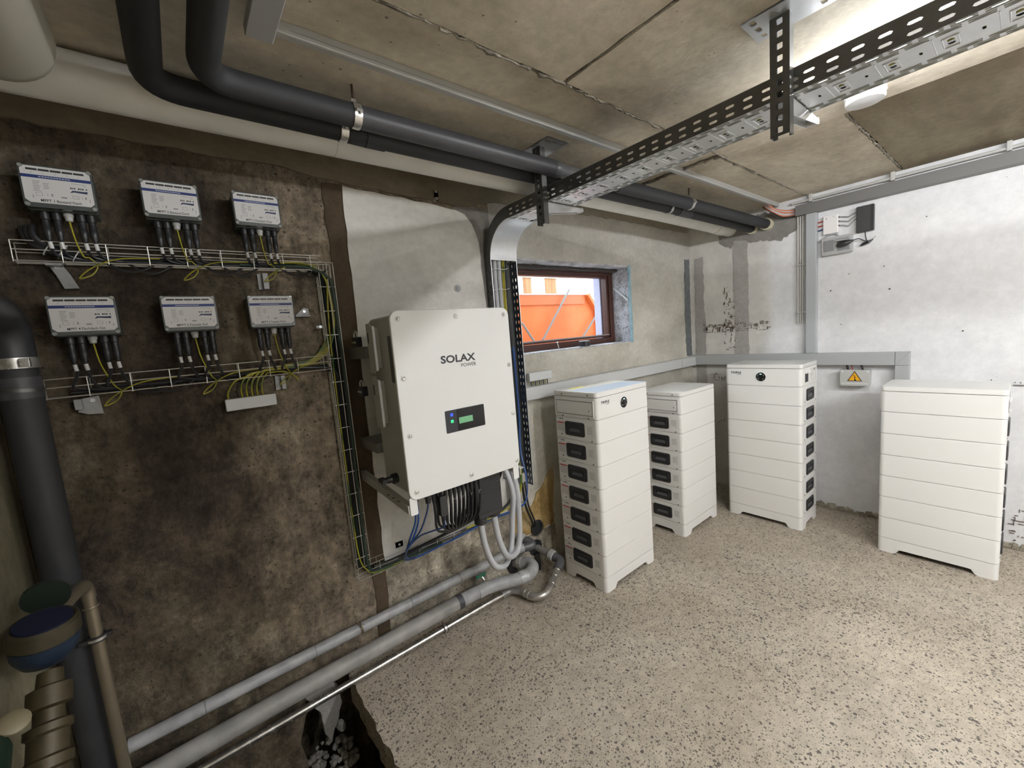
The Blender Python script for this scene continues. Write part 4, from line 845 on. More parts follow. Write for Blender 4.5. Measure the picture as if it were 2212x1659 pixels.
trunk('cable_trunking', [(-0.062, 0.0, -5.1, -0.822, 2.151, 2.222)], 'dark grey trunking along the top of the right wall', mat('trunking_dark', (0.17, 0.165, 0.16), 0.5))
trunk('cable_trunking', [(-3.335, -0.02, -0.707, -0.682, 2.254, 2.285)], 'slim light grey trunking running across the ceiling beside the black pipes', mat('trunking_pale', (0.42, 0.42, 0.40), 0.4), [(-3.3, -0.02, -0.7075, -0.706, 2.2655, 2.2662), (-3.3, -0.02, -0.697, -0.6965, 2.2535, 2.2545)])
trunk('cable_trunking', [(-3.400, -3.340, -2.4, -0.700, 2.222, 2.249)], 'short grey trunking coming along the ceiling at the upper left', PVCG)
# small cover boxes with earthing bars
def bar_cover(x0, x1, z0, z1, d, label, tilt=0):
    t = thing('terminal_cover', ((x0+x1)/2, 0, z0), label, 'cover')
    put('lid', MB().box(x0, x1, -d, -d+0.028, z0, z1), PVCL, t, bevel=0.003)
    put('bar', MB().box(x0+0.01, x1-0.01, -d+0.03, -d+0.036, z0+0.005, z0+0.018), BRASS, t)
    put('foot', MB().box(x0+0.012, x0+0.024, -d+0.02, 0, z0+0.002, z1-0.01).box(x1-0.024, x1-0.012, -d+0.02, 0, z0+0.002, z1-0.01), PVCL, t)
    return t
bar_cover(-3.513, -3.347, 1.272, 1.316, 0.055, 'plain grey terminal cover box under the lower wire basket')
bar_cover(-2.02, -1.835, 1.185, 1.236, 0.05, 'small pale terminal cover box above the trunking left of the window')
for k in range(9):
    tag(put('cable', MB().tube([(-1.99+0.017*k, -0.025, 1.188), (-1.99+0.017*k, -0.025, 1.154)], 0.0035, 6), CABGY if k % 2 else CABB, None, smooth=True, loc=(-1.99+0.017*k, -0.025, 1.154)), 'short wire stub between the pale terminal cover box and the trunking', 'cable', 'wire stubs under the pale terminal cover box')

# ================================================================== CEILING PIPES
def pipe(name, pts, r, m, label, seg=20, parts=()):
    b = Vector(pts[0]); t = thing(name, tuple(pts[len(pts)//2] if not isinstance(pts[0], Vector) else pts[0]), label, 'pipe')
    put('pipe_run', MB().tube(pts, r, seg), m, t, smooth=True); return t
pw = pipe('drain_pipe', [(-4.05, -0.307, 2.221), (-1.0, -0.307, 2.221), (0.0, -0.345, 2.19)], 0.0636, PVCW, 'thick off-white plastic pipe running along the top of the left wall', 28)
put('joint_line', MB().band((-1.98, -0.307, 2.221), (1, 0, 0), 0.0632, 0.003, 0.0008, 28), mat('joint_dark', (0.2, 0.19, 0.17), 0.6), pw)
put('joint_line', MB().band((-3.09, -0.307, 2.221), (1, 0, 0), 0.0632, 0.002, 0.0006, 28), mat('joint_pale', (0.42, 0.40, 0.36), 0.6), pw)
put('joint_line', MB().band((-0.75, -0.316, 2.2135), (1, -0.03, -0.03), 0.0632, 0.003, 0.0008, 28), mat('joint_dark', (0.2, 0.19, 0.17), 0.6), pw)
put('socket_ring', MB().band((-0.18, -0.338, 2.1956), (1, -0.038, -0.031), 0.063, 0.14, 0.004, 28), PVCW, pw, smooth=True)
dk = thing('ventilation_duct', (-3.84, -0.45, 2.19), 'fat pale duct with a rounded end at the upper left corner', 'pipe')
put('duct_body', MB().tube([(-3.835, -3.0, 2.185), (-3.835, -0.52, 2.185), (-3.835, -0.490, 2.185), (-3.835, -0.470, 2.185), (-3.835, -0.463, 2.185)], [0.094, 0.094, 0.088, 0.07, 0.04], 32), mat('duct_beige', (0.42, 0.40, 0.33), 0.45, var=0.06), dk, smooth=True)
def clamp(c, r, label, rod=0.09, dirz=1):
    t = thing('pipe_clamp', (c[0], c[1], c[2] + r + rod), label, 'clamp')
    put('band', MB().band(c, (1, 0, 0), r + 0.0008, 0.024, 0.0022, 28), STEEL, t, smooth=True)
    put('ear', MB().box(c[0]-0.008, c[0]+0.008, c[1]-0.004, c[1]+0.004, c[2]+r, c[2]+r+0.016).box(c[0]-0.010, c[0]+0.010, c[1]-r-0.012, c[1]-r, c[2]-0.004, c[2]+0.004), STEEL, t, bevel=0.001)
    put('clamp_screw', MB().cyl((c[0]+0.002, c[1]-r-0.007, c[2]-0.010), (c[0]+0.002, c[1]-r-0.007, c[2]+0.014), 0.003, 8), STEEL, t)
    put('threaded_rod', MB().cyl((c[0], c[1], c[2]+r+0.012), (c[0], c[1], 2.286), 0.004, 8), RUST, t)
    return t
ZP = 2.192
A = elbow((-3.48, -3.2, ZP), (-3.48, -0.536, ZP), (-3.2, -0.536, ZP), 0.085)
pA = pipe('insulated_pipe', A + [(-3.09, -0.536, ZP)], 0.0345, INSUL, 'black insulated pipe coming in at the top left and turning along the ceiling, nearer one', 24)
put('pipe_run', MB().tube([(-3.09, -0.536, ZP), (-2.215, -0.536, ZP)], 0.0345, 24), INSUL2, pA, smooth=True)
put('coupling', MB().tube([(-2.215, -0.536, ZP), (-2.209, -0.536, ZP), (-2.180, -0.536, ZP), (-2.160, -0.536, ZP), (-2.12, -0.536, ZP)], [0.0305, 0.0345, 0.0345, 0.030, 0.030], 24), mat('coupling_grey', (0.12, 0.12, 0.125), 0.35), pA, smooth=True)
put('pipe_run', MB().tube([(-2.14, -0.536, ZP), (-1.75, -0.536, ZP)], 0.0295, 24), mat('bare_pipe_grey', (0.14, 0.14, 0.14), 0.35, var=0.2), pA, smooth=True)
put('pipe_run', MB().tube([(-1.75, -0.536, ZP), (-1.02, -0.545, ZP), (-0.40, -0.585, 2.172), (0.0, -0.625, 2.150)], 0.0345, 24), INSUL, pA, smooth=True)
put('wall_collar', MB().tube([(-0.035, -0.622, 2.152), (0.001, -0.625, 2.150)], 0.044, 20), mat('foam_cream', (0.62, 0.58, 0.42), 0.7, bump=0.6), pA, smooth=True)
Bp = elbow((-3.592, -3.2, ZP-0.002), (-3.592, -0.436, ZP-0.002), (-3.2, -0.436, ZP-0.002), 0.085)
pB = pipe('insulated_pipe', Bp + [(-3.09, -0.436, ZP-0.002)], 0.0345, mat('pipe_insulation_dark', (0.016, 0.016, 0.018), 0.65, var=0.1), 'black insulated pipe farther from the camera, beside the off-white pipe', 24)
put('pipe_run', MB().tube([(-3.09, -0.436, ZP-0.004), (-3.03, -0.436, ZP-0.004), (-3.02, -0.436, ZP-0.004)], [0.0345, 0.0355, 0.030], 24), mat('pipe_insulation_dark', (0.016, 0.016, 0.018), 0.65), pB, smooth=True)
put('coupling', MB().tube([(-3.025, -0.436, ZP-0.004), (-2.955, -0.436, ZP-0.004)], 0.036, 24), INSUL, pB, smooth=True)
put('pipe_run', MB().tube([(-2.96, -0.436, ZP-0.004), (-1.02, -0.445, ZP-0.004), (-0.40, -0.482, 2.165), (0.0, -0.518, 2.143)], 0.0325, 24), INSUL, pB, smooth=True)
put('coupling', MB().tube([(-0.99, -0.447, ZP-0.005), (-0.86, -0.456, ZP-0.009)], 0.036, 24), INSUL2, pB, smooth=True)
put('wall_collar', MB().tube([(-0.03, -0.516, 2.145), (0.001, -0.518, 2.143)], 0.041, 20), mat('foam_cream', (0.62, 0.58, 0.42), 0.7, bump=0.6), pB, smooth=True)
clamp((-3.09, -0.536, ZP), 0.0345, 'bright pipe clamp on the nearer black pipe at the upper left')
clamp((-3.10, -0.436, ZP-0.002), 0.0345, 'bright pipe clamp on the farther black pipe at the upper left')
clamp((-1.03, -0.545, ZP), 0.0345, 'pipe clamp on the nearer black pipe right of the cable tray')
clamp((-1.10, -0.444, ZP-0.004), 0.0345, 'pipe clamp on the farther black pipe right of the cable tray')
# small anchors
tag(put('wall_anchor', MB().box(-2.53, -2.50, -0.012, 0, 2.165, 2.215).box(-2.53, -2.515, -0.03, -0.01, 2.168, 2.178).box(-2.53, -2.515, -0.03, -0.01, 2.20, 2.212), STEEL, None, bevel=0.002, loc=(-2.515, 0, 2.165)), 'small steel anchor bracket above the pale plaster patch', 'anchor')
tag(put('wall_plug', MB().lathe((-2.44, -0.010, 1.735), (0, -1, 0), [(0, 0.019), (0.003, 0.019), (0.003, 0.010), (0.006, 0.008), (0.006, 0.0)], 18), mat('plug_grey', (0.3, 0.3, 0.3), 0.4), None, smooth=True, loc=(-2.44, 0, 1.735)), 'round grey wall plug in the plaster patch above the inverter', 'wall plug')
# smoke detector
sd = thing('smoke_detector', (-1.535, -1.487, 2.25), 'round white smoke detector on the ceiling', 'detector')
put('base_plate', MB().lathe((-1.535, -1.487, 2.2495), (0, 0, -1), [(0, 0.060), (0.012, 0.062), (0.014, 0.060)], 36), mat('detector_white', (0.70, 0.70, 0.71), 0.4), sd, smooth=True)
put('cap', MB().lathe((-1.535, -1.487, 2.236), (0, 0, -1), [(0, 0.058), (0.016, 0.060), (0.022, 0.056), (0.024, 0.02), (0.0245, 0.0)], 36), mat('detector_white', (0.70, 0.70, 0.71), 0.4), sd, smooth=True)

# ================================================================== RIGHT WALL DEVICES
def rod_thing(name, pts, r, m, label, cat, group=None, seg=8):
    return tag(put(name, MB().tube(pts, r, seg), m, None, smooth=True, loc=pts[0]), label, cat, group)
for k, y in enumerate((-0.826, -0.841, -0.856, -0.871)):
    rod_thing('conduit', [(-0.016, y, 2.205), (-0.016, y, 1.385 + 0.008*(k % 2))], 0.0056, mat('conduit_beige', (0.50, 0.48, 0.45), 0.45), ['first', 'second', 'third', 'fourth'][k] + ' thin vertical conduit from the left beside the vertical trunking', 'conduit', 'thin vertical conduits on the right wall')
for j, z in enumerate((1.812, 1.468)):
    c_ = thing('conduit_clip', (-0.016, -0.848, z), ['upper', 'lower'][j] + ' grey clip row across the thin vertical conduits', 'clip')
    put('clip_bar', MB().box(-0.026, 0, -0.882, -0.815, z-0.008, z+0.006), mat('clip_grey', (0.42, 0.41, 0.39), 0.5), c_, bevel=0.003)
    for y in (-0.826, -0.841, -0.856, -0.871): put('clip_loop', MB().torus((-0.016, y, z-0.001), (0, 0, 1), 0.0075, 0.003, 12, 6), mat('clip_grey', (0.42, 0.41, 0.39), 0.5), c_, smooth=True)
cc = thing('ceiling_conduit', (-0.022, -0.80, 2.245), 'thin white conduit along the ceiling above the dark trunking', 'conduit')
put('tube', MB().tube([(-0.022, -0.79, 2.250), (-0.022, -5.1, 2.246)], 0.0095, 12), mat('conduit_white', (0.55, 0.54, 0.51), 0.4), cc, smooth=True)
for y in (-0.905, -1.335, -1.80, -2.3): put('clip', MB().box(-0.036, -0.008, y-0.010, y+0.010, 2.233, 2.285), mat('conduit_white', (0.55, 0.54, 0.51), 0.4), cc, bevel=0.003)
cols = [CABO, CABW, CABO, CABW, CABW, CABO, CABB]
for k in range(7):
    cable([(-0.16 + 0.008*k, -0.69 + 0.01*k, 2.262), (-0.11, -0.70, 2.235 - 0.006*k), (-0.06, -0.74, 2.215 - 0.008*k), (-0.03, -0.79, 2.203 - 0.007*k), (-0.02, -0.83, 2.200 - 0.007*k)], 0.0048, cols[k], ['orange', 'grey', 'second orange', 'second grey', 'third grey', 'lowest orange', 'black'][k] + ' wire in the loose bundle between ceiling trunking and wall trunking', 'loose wires at the ceiling corner', seg=6)
th = thing('thermostat', (0, -1.02, 1.99), 'flat white square controller box on the right wall', 'controller')
put('housing', MB().box(-0.028, 0, -1.063, -0.979, 1.986, 2.112), mat('device_white', (0.80, 0.78, 0.77), 0.4), th, bevel=0.004)
put('sensor_dot', MB().box(-0.0284, -0.028, -1.000, -0.996, 2.086, 2.095), INK, th)
put('sensor_dot', MB().box(-0.0284, -0.028, -1.040, -1.037, 2.092, 2.100), INKG, th)
for j, z in enumerate((2.088, 2.060, 2.032)): put('socket', MB().cyl((-0.014, -1.063, z), (-0.014, -1.069, z), 0.005, 8), PVCD, th)
for k, z in enumerate((2.068, 2.040, 2.012)):
    cable([(-0.014, -0.944, z+0.010), (-0.016, -0.962, z+0.012), (-0.014, -0.981, z+0.014)], 0.0042, [CABR, CABR, CABDB][k], ['upper red', 'lower red', 'dark blue'][k] + ' wire entering the white controller box', seg=6)
bk = thing('power_supply_box', (0, -1.205, 1.96), 'black rectangular box on the right wall beside the white controller', 'box')
put('housing', MB().box(-0.034, 0, -1.250, -1.161, 1.958, 2.122), mat('box_charcoal', (0.04, 0.04, 0.042), 0.45), bk, bevel=0.004)
put('side_lid', MB().box(-0.0345, -0.030, -1.250, -1.234, 1.960, 2.120), BLACKP, bk)
for k in range(3):
    z0 = (2.088, 2.060, 2.032)[k]; z1 = (2.094, 2.074, 2.056)[k]
    cable([(-0.014, -1.069, z0), (-0.016, -1.092, z0-0.006), (-0.018, -1.118, z0-0.012-0.002*k), (-0.018, -1.140, (z0+z1)/2-0.004), (-0.014, -1.161, z1)], 0.0028, mat('thin_grey', (0.20, 0.20, 0.20), 0.5), ['top', 'middle', 'bottom'][k] + ' thin grey wire between the white controller and the black box', seg=6)
so = thing('double_socket', (0, -1.06, 1.84), 'grey surface double socket with a black plug on the right wall', 'socket')
put('frame', MB().prism(rrect(-1.142, -0.974, 1.843, 1.960, 0.010, 4), 'x', -0.040, 0.0), mat('socket_frame', (0.42, 0.42, 0.42), 0.4), so, bevel=0.002)
put('rocker', MB().box(-0.046, -0.040, -1.046, -0.988, 1.868, 1.940), mat('socket_rocker', (0.22, 0.22, 0.225), 0.4), so, bevel=0.003)
put('socket_face', MB().box(-0.044, -0.040, -1.130, -1.064, 1.862, 1.944), mat('socket_rocker', (0.22, 0.22, 0.225), 0.4), so, bevel=0.004)
put('flap', MB().prism([(-0.044, 1.944), (-0.075, 1.925), (-0.073, 1.921), (-0.044, 1.935)], 'y', -1.13, -1.064), mat('socket_frame', (0.42, 0.42, 0.42), 0.4), so, bevel=0.001)
pg = thing('power_plug', (-0.044, -1.10, 1.90), 'black angled power plug in the double socket', 'plug')
put('plug_body', MB().tube([(-0.046, -1.072, 1.898), (-0.058, -1.085, 1.897), (-0.060, -1.115, 1.901), (-0.055, -1.138, 1.908), (-0.05, -1.150, 1.912)], [0.016, 0.019, 0.018, 0.011, 0.006], 12), BLACKP, pg, smooth=True)
cable([(-0.05, -1.148, 1.912), (-0.035, -1.175, 1.918), (-0.025, -1.195, 1.905), (-0.02, -1.210, 1.895), (-0.02, -1.222, 1.893), (-0.02, -1.214, 1.90), (-0.02, -1.208, 1.93), (-0.018, -1.205, 1.958)], 0.0032, CABB, 'thin black lead from the plug up to the black box')
tag(put('cable_knot', MB().tube([(-0.012, -1.180, 1.872), (-0.024, -1.200, 1.880), (-0.026, -1.225, 1.887), (-0.018, -1.246, 1.90)], [0.004, 0.010, 0.010, 0.003], 8).tube([(-0.018, -1.24, 1.90), (-0.015, -1.258, 1.918)], 0.0012, 5), BLACKP, None, smooth=True, loc=(0, -1.21, 1.88)), 'small bundled black cable knot below the black box', 'cable')
cable([(-0.01, -0.946, 1.945), (-0.012, -1.00, 1.976), (-0.012, -1.045, 1.982), (-0.012, -1.060, 1.968), (-0.012, -1.066, 1.95)], 0.005, PVCG, 'thin grey cable from the trunking over the double socket')
jb = thing('junction_box', (0, -1.173, 0.94), 'light grey junction box with a yellow warning triangle under the right trunking', 'junction box')
put('box_body', MB().box(-0.052, 0, -1.250, -1.094, 0.940, 1.045), mat('jbox_grey', (0.50, 0.50, 0.48), 0.45), jb, bevel=0.006)
put('lid', MB().prism(rrect(-1.254, -1.090, 0.937, 1.048, 0.008, 4), 'x', -0.066, -0.052), mat('jbox_grey', (0.50, 0.50, 0.48), 0.45), jb, bevel=0.003)
for y in (-1.105, -1.240):
    for z in (0.950, 1.036): put('lid_screw', MB().lathe((-0.066, y, z), (-1, 0, 0), [(0, 0.0075), (0.002, 0.0075), (0.003, 0.005), (0.003, 0)], 12), PVCL, jb, smooth=True)
def tri(s, cx=-1.172, cz=0.994): return [(cx - s*0.866, cz - s*0.5), (cx + s*0.866, cz - s*0.5), (cx, cz + s)]
put('label_strip', MB().box(-0.0666, -0.066, -1.238, -1.108, 0.950, 0.960), LABELW, jb)
for k in range(14): put('fine_print', MB().box(-0.0669, -0.0666, -1.115-0.0085*k, -1.1205-0.0085*k, 0.9535, 0.9565), INKG, jb, kind='stuff') if k == 0 else None
wt = put('warning_triangle', MB().prism(tri(0.047), 'x', -0.0664, -0.066), INK, jb)
put('triangle_field', MB().prism(tri(0.038), 'x', -0.0668, -0.0664), YELLOW, wt)
put('lightning_bolt', MB().prism([(-1.169, 1.014), (-1.180, 0.992), (-1.172, 0.993), (-1.176, 0.975), (-1.171, 0.979), (-1.171, 0.975), (-1.180, 0.972), (-1.181, 0.980), (-1.178, 0.978), (-1.176, 0.986), (-1.166, 0.998), (-1.174, 0.997), (-1.166, 1.012)], 'x', -0.0671, -0.0668), INK, wt)
for k, y in enumerate((-1.125, -1.150, -1.205)):
    cable([(-0.03, y+0.006, 1.085), (-0.032, y, 1.062), (-0.03, y-0.003, 1.044)], 0.006 if k != 1 else 0.0035, [CABB, CABR, CABB][k], ['left black', 'thin red', 'right black'][k] + ' cable dropping from the trunking into the junction box', seg=7)
tag(put('wall_bracket', MB().box(-0.01, 0, -1.905, -1.862, 0.962, 0.966).box(-0.004, 0, -1.87, -1.866, 0.976, 0.982).box(-0.004, 0, -1.89, -1.886, 0.974, 0.982), mat('rail_dark', (0.15, 0.14, 0.13), 0.5), None, loc=(0, -1.88, 0.96)), 'tiny dark rail stub on the wall right of the plain tower', 'bracket')
# items in the window reveal
rod_thing('wall_rod', [(-0.906, 0.150, 1.772), (-0.925, 0.012, 1.665)], 0.0075, mat('rod_white', (0.7, 0.72, 0.74), 0.35), 'short white rod leaning across the right window reveal', 'rod')
scw = thing('screw', (-1.665, 0.045, 1.353), 'upright silver screw on the window sill', 'screw')
put('shank', MB().cyl((-1.660, 0.045, 1.353), (-1.673, 0.045, 1.398), 0.0028, 8), STEEL, scw, smooth=True)
put('head', MB().cyl((-1.672, 0.045, 1.396), (-1.6735, 0.045, 1.401), 0.0065, 12), STEEL, scw, smooth=True)
cp = thing('cap', (-1.400, 0.05, 1.353), 'small black plastic cap with pale top on the window sill', 'cap')
put('cap_body', MB().lathe((-1.400, 0.05, 1.353), (0, 0, 1), [(0, 0.038), (0.034, 0.038)], 22), BLACKP, cp, smooth=True)
put('cap_top', MB().lathe((-1.400, 0.05, 1.387), (0, 0, 1), [(0, 0.037), (0.004, 0.036)], 22), mat('cap_pale', (0.5, 0.5, 0.5), 0.5), cp, smooth=True)

# ================================================================== STRING BOXES
def micro(rows, y):
    mb = MB()
    for x0, x1, z0, z1 in rows: mb.box(x0, x1, y-0.0003, y, z0, z1)
    return mb
def string_box(cx, cz, txt, label):
    t = thing('string_box', (cx, 0, cz - 0.06), label, 'junction box', 'grey string boxes with white labels'); yf = -0.110
    put('box_body', MB().prism(rrect(cx-0.073, cx+0.073, cz-0.064, cz+0.054, 0.006, 3), 'y', -0.085, 0.0), mat('stringbox_dark', (0.055, 0.065, 0.062), 0.35), t, bevel=0.002)
    put('lid', MB().prism(rrect(cx-0.075, cx+0.075, cz-0.062, cz+0.055, 0.008, 3), 'y', -0.109, -0.086), mat('stringbox_lid', (0.07, 0.08, 0.078), 0.25, coat=0.4), t, bevel=0.002)
    for sx in (-1, 1):
        for sz in (-1, 1): put('lid_screw', MB().lathe((cx+sx*0.068, -0.109, cz-0.003+sz*0.052), (0, -1, 0), [(0, 0.006), (0.003, 0.005), (0.003, 0)], 10), mat('screw_clear', (0.25, 0.26, 0.25), 0.2), t, smooth=True)
    w, h, c = 0.070, 0.050, 0.009
    lb = put('front_label', MB().prism([(cx-w, cz-h+c), (cx-w+c, cz-h), (cx+w-c, cz-h), (cx+w, cz-h+c), (cx+w, cz+h-c), (cx+w-c, cz+h), (cx-w+c, cz+h), (cx-w, cz+h-c)], 'y', yf-0.001, yf+0.001), LABELW, t)
    y = yf - 0.001
    put('navy_stripe', micro([(cx-w, cx+w, cz+0.018, cz+0.0265)], y), NAVY, lb)
    for k in range(5): put('terminal_window', micro([(cx-0.058+0.0235*k, cx-0.058+0.0235*k+0.0215, cz+0.0385, cz+0.0440)], y), mat('window_dark', (0.03, 0.03, 0.03), 0.4), lb)
    put('fine_print', micro([(cx-0.036+0.0058*k, cx-0.0315+0.0058*k, cz+0.0212, cz+0.0235) for k in range(11)], y-0.0002), mat('print_pale', (0.5, 0.55, 0.65), 0.5), lb, kind='stuff')
    put('small_print', micro([(cx-0.050, cx-0.035-0.002*(k % 3), cz+0.009-0.0045*k, cz+0.0104-0.0045*k) for k in range(7)] + [(cx-0.030, cx-0.018-0.002*(k % 2), cz+0.004-0.0045*k, cz+0.0055-0.0045*k) for k in range(4)]
        + [(cx+0.028, cx+0.058, cz+0.0118, cz+0.0128), (cx+0.051, cx+0.058, cz+0.0075, cz+0.0085)] + [(cx-0.050+0.0235*k, cx-0.048+0.0235*k, cz+0.0315, cz+0.0335) for k in range(5)]
        + [(cx-0.047+a, cx-0.047+b, cz-0.030, cz-0.0225) for a, b in ((0, 0.0008), (0.012, 0.0128), (0.022, 0.0228), (0.030, 0.033))] + [(cx-0.047, cx-0.034, cz-0.0308, cz-0.030), (cx-0.047, cx-0.034, cz-0.0225, cz-0.0217)]
        + [(cx+0.026+a, cx+0.026+b, cz-0.030, cz-0.0225) for a, b in ((0, 0.0008), (0.012, 0.0128), (0.020, 0.0208), (0.026, 0.029))] + [(cx+0.026, cx+0.039, cz-0.0308, cz-0.030), (cx+0.026, cx+0.039, cz-0.0225, cz-0.0217)]
        + [(cx-0.054, cx-0.0525, cz-0.038, cz-0.029), (cx+0.0605, cx+0.062, cz-0.038, cz-0.029), (cx+0.002, cx+0.014, cz-0.032, cz-0.028)], y), INKG, lb, kind='stuff')
    put('type_print', micro([(cx+0.024+a, cx+0.024+b, cz-0.003, cz+0.0015) for a, b in ((0, 0.003), (0.0045, 0.0065), (0.008, 0.0105), (0.016, 0.0195), (0.021, 0.0235), (0.025, 0.028), (0.0325, 0.035))], y), INK, lb, kind='stuff')
    put('maker_mark', MB().prism([(cx+0.022, cz-0.014), (cx+0.026, cz-0.0135), (cx+0.030, cz-0.0118), (cx+0.058, cz-0.0140), (cx+0.0595, cz-0.0068), (cx+0.050, cz-0.0075), (cx+0.028, cz-0.0070)], 'y', y-0.0003, y), mat('maker_navy', (0.03, 0.04, 0.10), 0.5), lb)
    text('name_print', txt, lb, (cx-0.040, y-0.0001, cz-0.0465), (1, 0, 0), (0, 0, 1), 0.0075, INK, width=0.082, bold=0.008)
    put('earth_gland', MB().lathe((cx+0.004, -0.065, cz-0.063), (0, 0, -1), [(0, 0.010), (0.003, 0.0115), (0.010, 0.0115), (0.011, 0.010), (0.022, 0.0085), (0.024, 0.005)], 14), mat('gland_grey', (0.42, 0.42, 0.40), 0.45), t, smooth=True)
    xs = (-0.046, -0.022, 0.030, 0.052)
    for dx in xs:
        q = put('string_plug', MB().lathe((cx+dx, -0.062, cz-0.062), (0, 0, -1), [(0, 0.011), (0.022, 0.011), (0.024, 0.0085), (0.05, 0.0095), (0.052, 0.0105), (0.066, 0.009), (0.082, 0.0055)], 10), BLACKP, t, smooth=True)
    return t, [cx+dx for dx in xs]
def sx(k): return ('leftmost', 'middle', 'rightmost')[k]
texts = [['MPPT 1 Bestand Dach', 'MPPT 2 Bestand Dach', 'MPPT 3 Flachdach West'], ['MPPT 4 Flachdach Ost', 'MPPT 5 Fassade Süd', 'MPPT 6 Fassade West']]
gcab = 'black string cables below the string boxes'
for r_, (row, cz) in enumerate((('upper', 2.0), ('lower', 1.633))):
    for k, cx in enumerate((-3.8275, -3.5725, -3.3275)):
        t, xs = string_box(cx, cz, texts[r_][k], '%s grey string box of the %s row, with white label and navy stripe' % (sx(k), row))
        where = '%s string box of the %s row' % (sx(k), row)
        zb = 1.80 if r_ == 0 else 1.40
        for j, x in enumerate(xs):
            z0 = cz - 0.142
            tag(put('cable_marker', MB().tube([(x, -0.062, z0 - 0.006), (x+0.002, -0.062, z0 - 0.026)], 0.0052, 8), LABELW, None, smooth=True, loc=(x, -0.062, z0-0.026)), 'white number sleeve below the ' + where, 'marker', 'white number sleeves below the string boxes')
            if r_ == 0: cpts = [(x, -0.062, z0), (x+0.002, -0.060, z0-0.03), (x+0.012, -0.045, zb+0.014), (x+0.05, -0.035, zb+0.006), (x+0.12, -0.032, zb+0.004)]
            else:
                sg = -1 if j % 2 == 0 else 1
                cpts = [(x, -0.062, z0), (x + 0.002, -0.062, z0-0.035), (x + sg*0.014, -0.058, z0-0.075), (x + sg*0.012 + 0.01, -0.045, zb+0.010), (x+0.07, -0.035, zb-0.002 + 0.002*j), (x+0.14, -0.032, zb+0.004)]
            cable(cpts, 0.0042, CABB, 'black string cable below the ' + where, gcab, seg=6, n=5)
        g0 = cz - 0.087
        cable([(cx+0.004, -0.065, g0), (cx+0.010, -0.064, g0-0.06), (cx+0.020, -0.060, g0-0.10), (cx+0.032, -0.055, zb+0.01), (cx+0.045, -0.045, zb-0.012), (cx+0.03, -0.050, zb-0.04), (cx+0.0, -0.052, zb-0.052) , (cx+0.035, -0.055, zb-0.018), (cx+0.10, -0.050, zb+0.012), (cx+0.2, -0.046, zb+0.018)], 0.0020, CABGY, 'green-yellow earth wire below the ' + where, seg=6, n=5)
        if r_ == 0 or k < 2:
            for q in range(2): cable([(cx+0.06+0.05*q, -0.04, zb+0.006), (cx+0.09+0.05*q, -0.04, zb-0.018), (cx+0.125+0.05*q, -0.038, zb-0.026-0.004*q), (cx+0.16+0.05*q, -0.038, zb-0.016), (cx+0.19+0.05*q, -0.035, zb+0.006)], 0.004, CABB, 'black cable sagging below the basket right of the ' + where, 'sagging black cables below the wire baskets', seg=6, n=5)
# ================================================================== WIRE BASKETS
def basket(name, o, u, L, v, label, step=0.1, r=0.0016, dep=0.052, wid=0.058, brackets=()):
    """o corner at the wall, u run direction, v direction across the wall plane; opens along v"""
    o = Vector(o); u = Vector(u); v = Vector(v); n = Vector((0, -1, 0))
    t = thing(name, tuple(o), label, 'cable basket')
    yy = (0.006, dep)
    for d in yy:
        for h in (0.0, wid*0.55, wid): put('wire', MB().tube([o + n*d + v*h, o + n*d + v*h + u*L], r, 6), WIRE, t, smooth=True)
    put('wire', MB().tube([o + n*(dep*0.5), o + n*(dep*0.5) + u*L], r, 6), WIRE, t, smooth=True)
    k = 0.0
    while k <= L + 0.001:
        put('rung', MB().tube([o + u*k + n*yy[0] + v*wid, o + u*k + n*yy[0] - v*0.003, o + u*k + n*yy[1] - v*0.003, o + u*k + n*yy[1] + v*wid], r, 6), WIRE, t, smooth=True); k += step
    return t
b1 = basket('wire_basket', (-3.955, 0, 1.797), (1, 0, 0), 0.84, (0, 0, 1), 'upper horizontal wire cable basket under the upper string boxes')
b2 = basket('wire_basket', (-3.955, 0, 1.388), (1, 0, 0), 0.84, (0, 0, 1), 'lower horizontal wire cable basket under the lower string boxes')
b3 = basket('wire_basket', (-3.128, 0, 1.83), (0, 0, -1), 1.34, (1, 0, 0), 'vertical wire cable basket left of the inverter')
b4 = basket('wire_basket', (-3.128, 0, 0.425), (1, 0, 0), 0.98, (0, 0, 1), 'long low wire cable basket below the inverter')
def plate(t, pts, y0=-0.004, bend=None, hole=None, name='bracket'):
    q = put(name, MB().prism(pts, 'y', y0, y0+0.003), BRKT, t, bevel=0.0006)
    if bend: put('bracket_lip', MB().box(*bend), BRKT, q, bevel=0.0006)
    if hole: put('bracket_bolt', MB().lathe((hole[0], y0, hole[1]), (0, -1, 0), [(0, 0.007), (0.004, 0.006), (0.004, 0)], 12), GALV, q, smooth=True)
plate(b1, [(-3.893, 1.793), (-3.862, 1.790), (-3.850, 1.765), (-3.835, 1.722), (-3.868, 1.720), (-3.88, 1.76)], -0.02, (-3.895, -3.860, -0.05, -0.02, 1.786, 1.792), (-3.876, 1.785))
plate(b1, [(-3.345, 1.783), (-3.318, 1.78), (-3.313, 1.722), (-3.345, 1.722)], -0.012, (-3.330, -3.312, -0.035, -0.012, 1.722, 1.782), (-3.325, 1.775))
plate(b1, [(-3.232, 1.617), (-3.175, 1.620), (-3.178, 1.646), (-3.195, 1.650)], -0.012, (-3.232, -3.175, -0.03, -0.012, 1.612, 1.617), (-3.195, 1.634))
plate(b2, [(-3.895, 1.375), (-3.84, 1.382), (-3.836, 1.322), (-3.87, 1.325), (-3.892, 1.335)], -0.02, (-3.895, -3.878, -0.045, -0.02, 1.345, 1.377), (-3.856, 1.368))
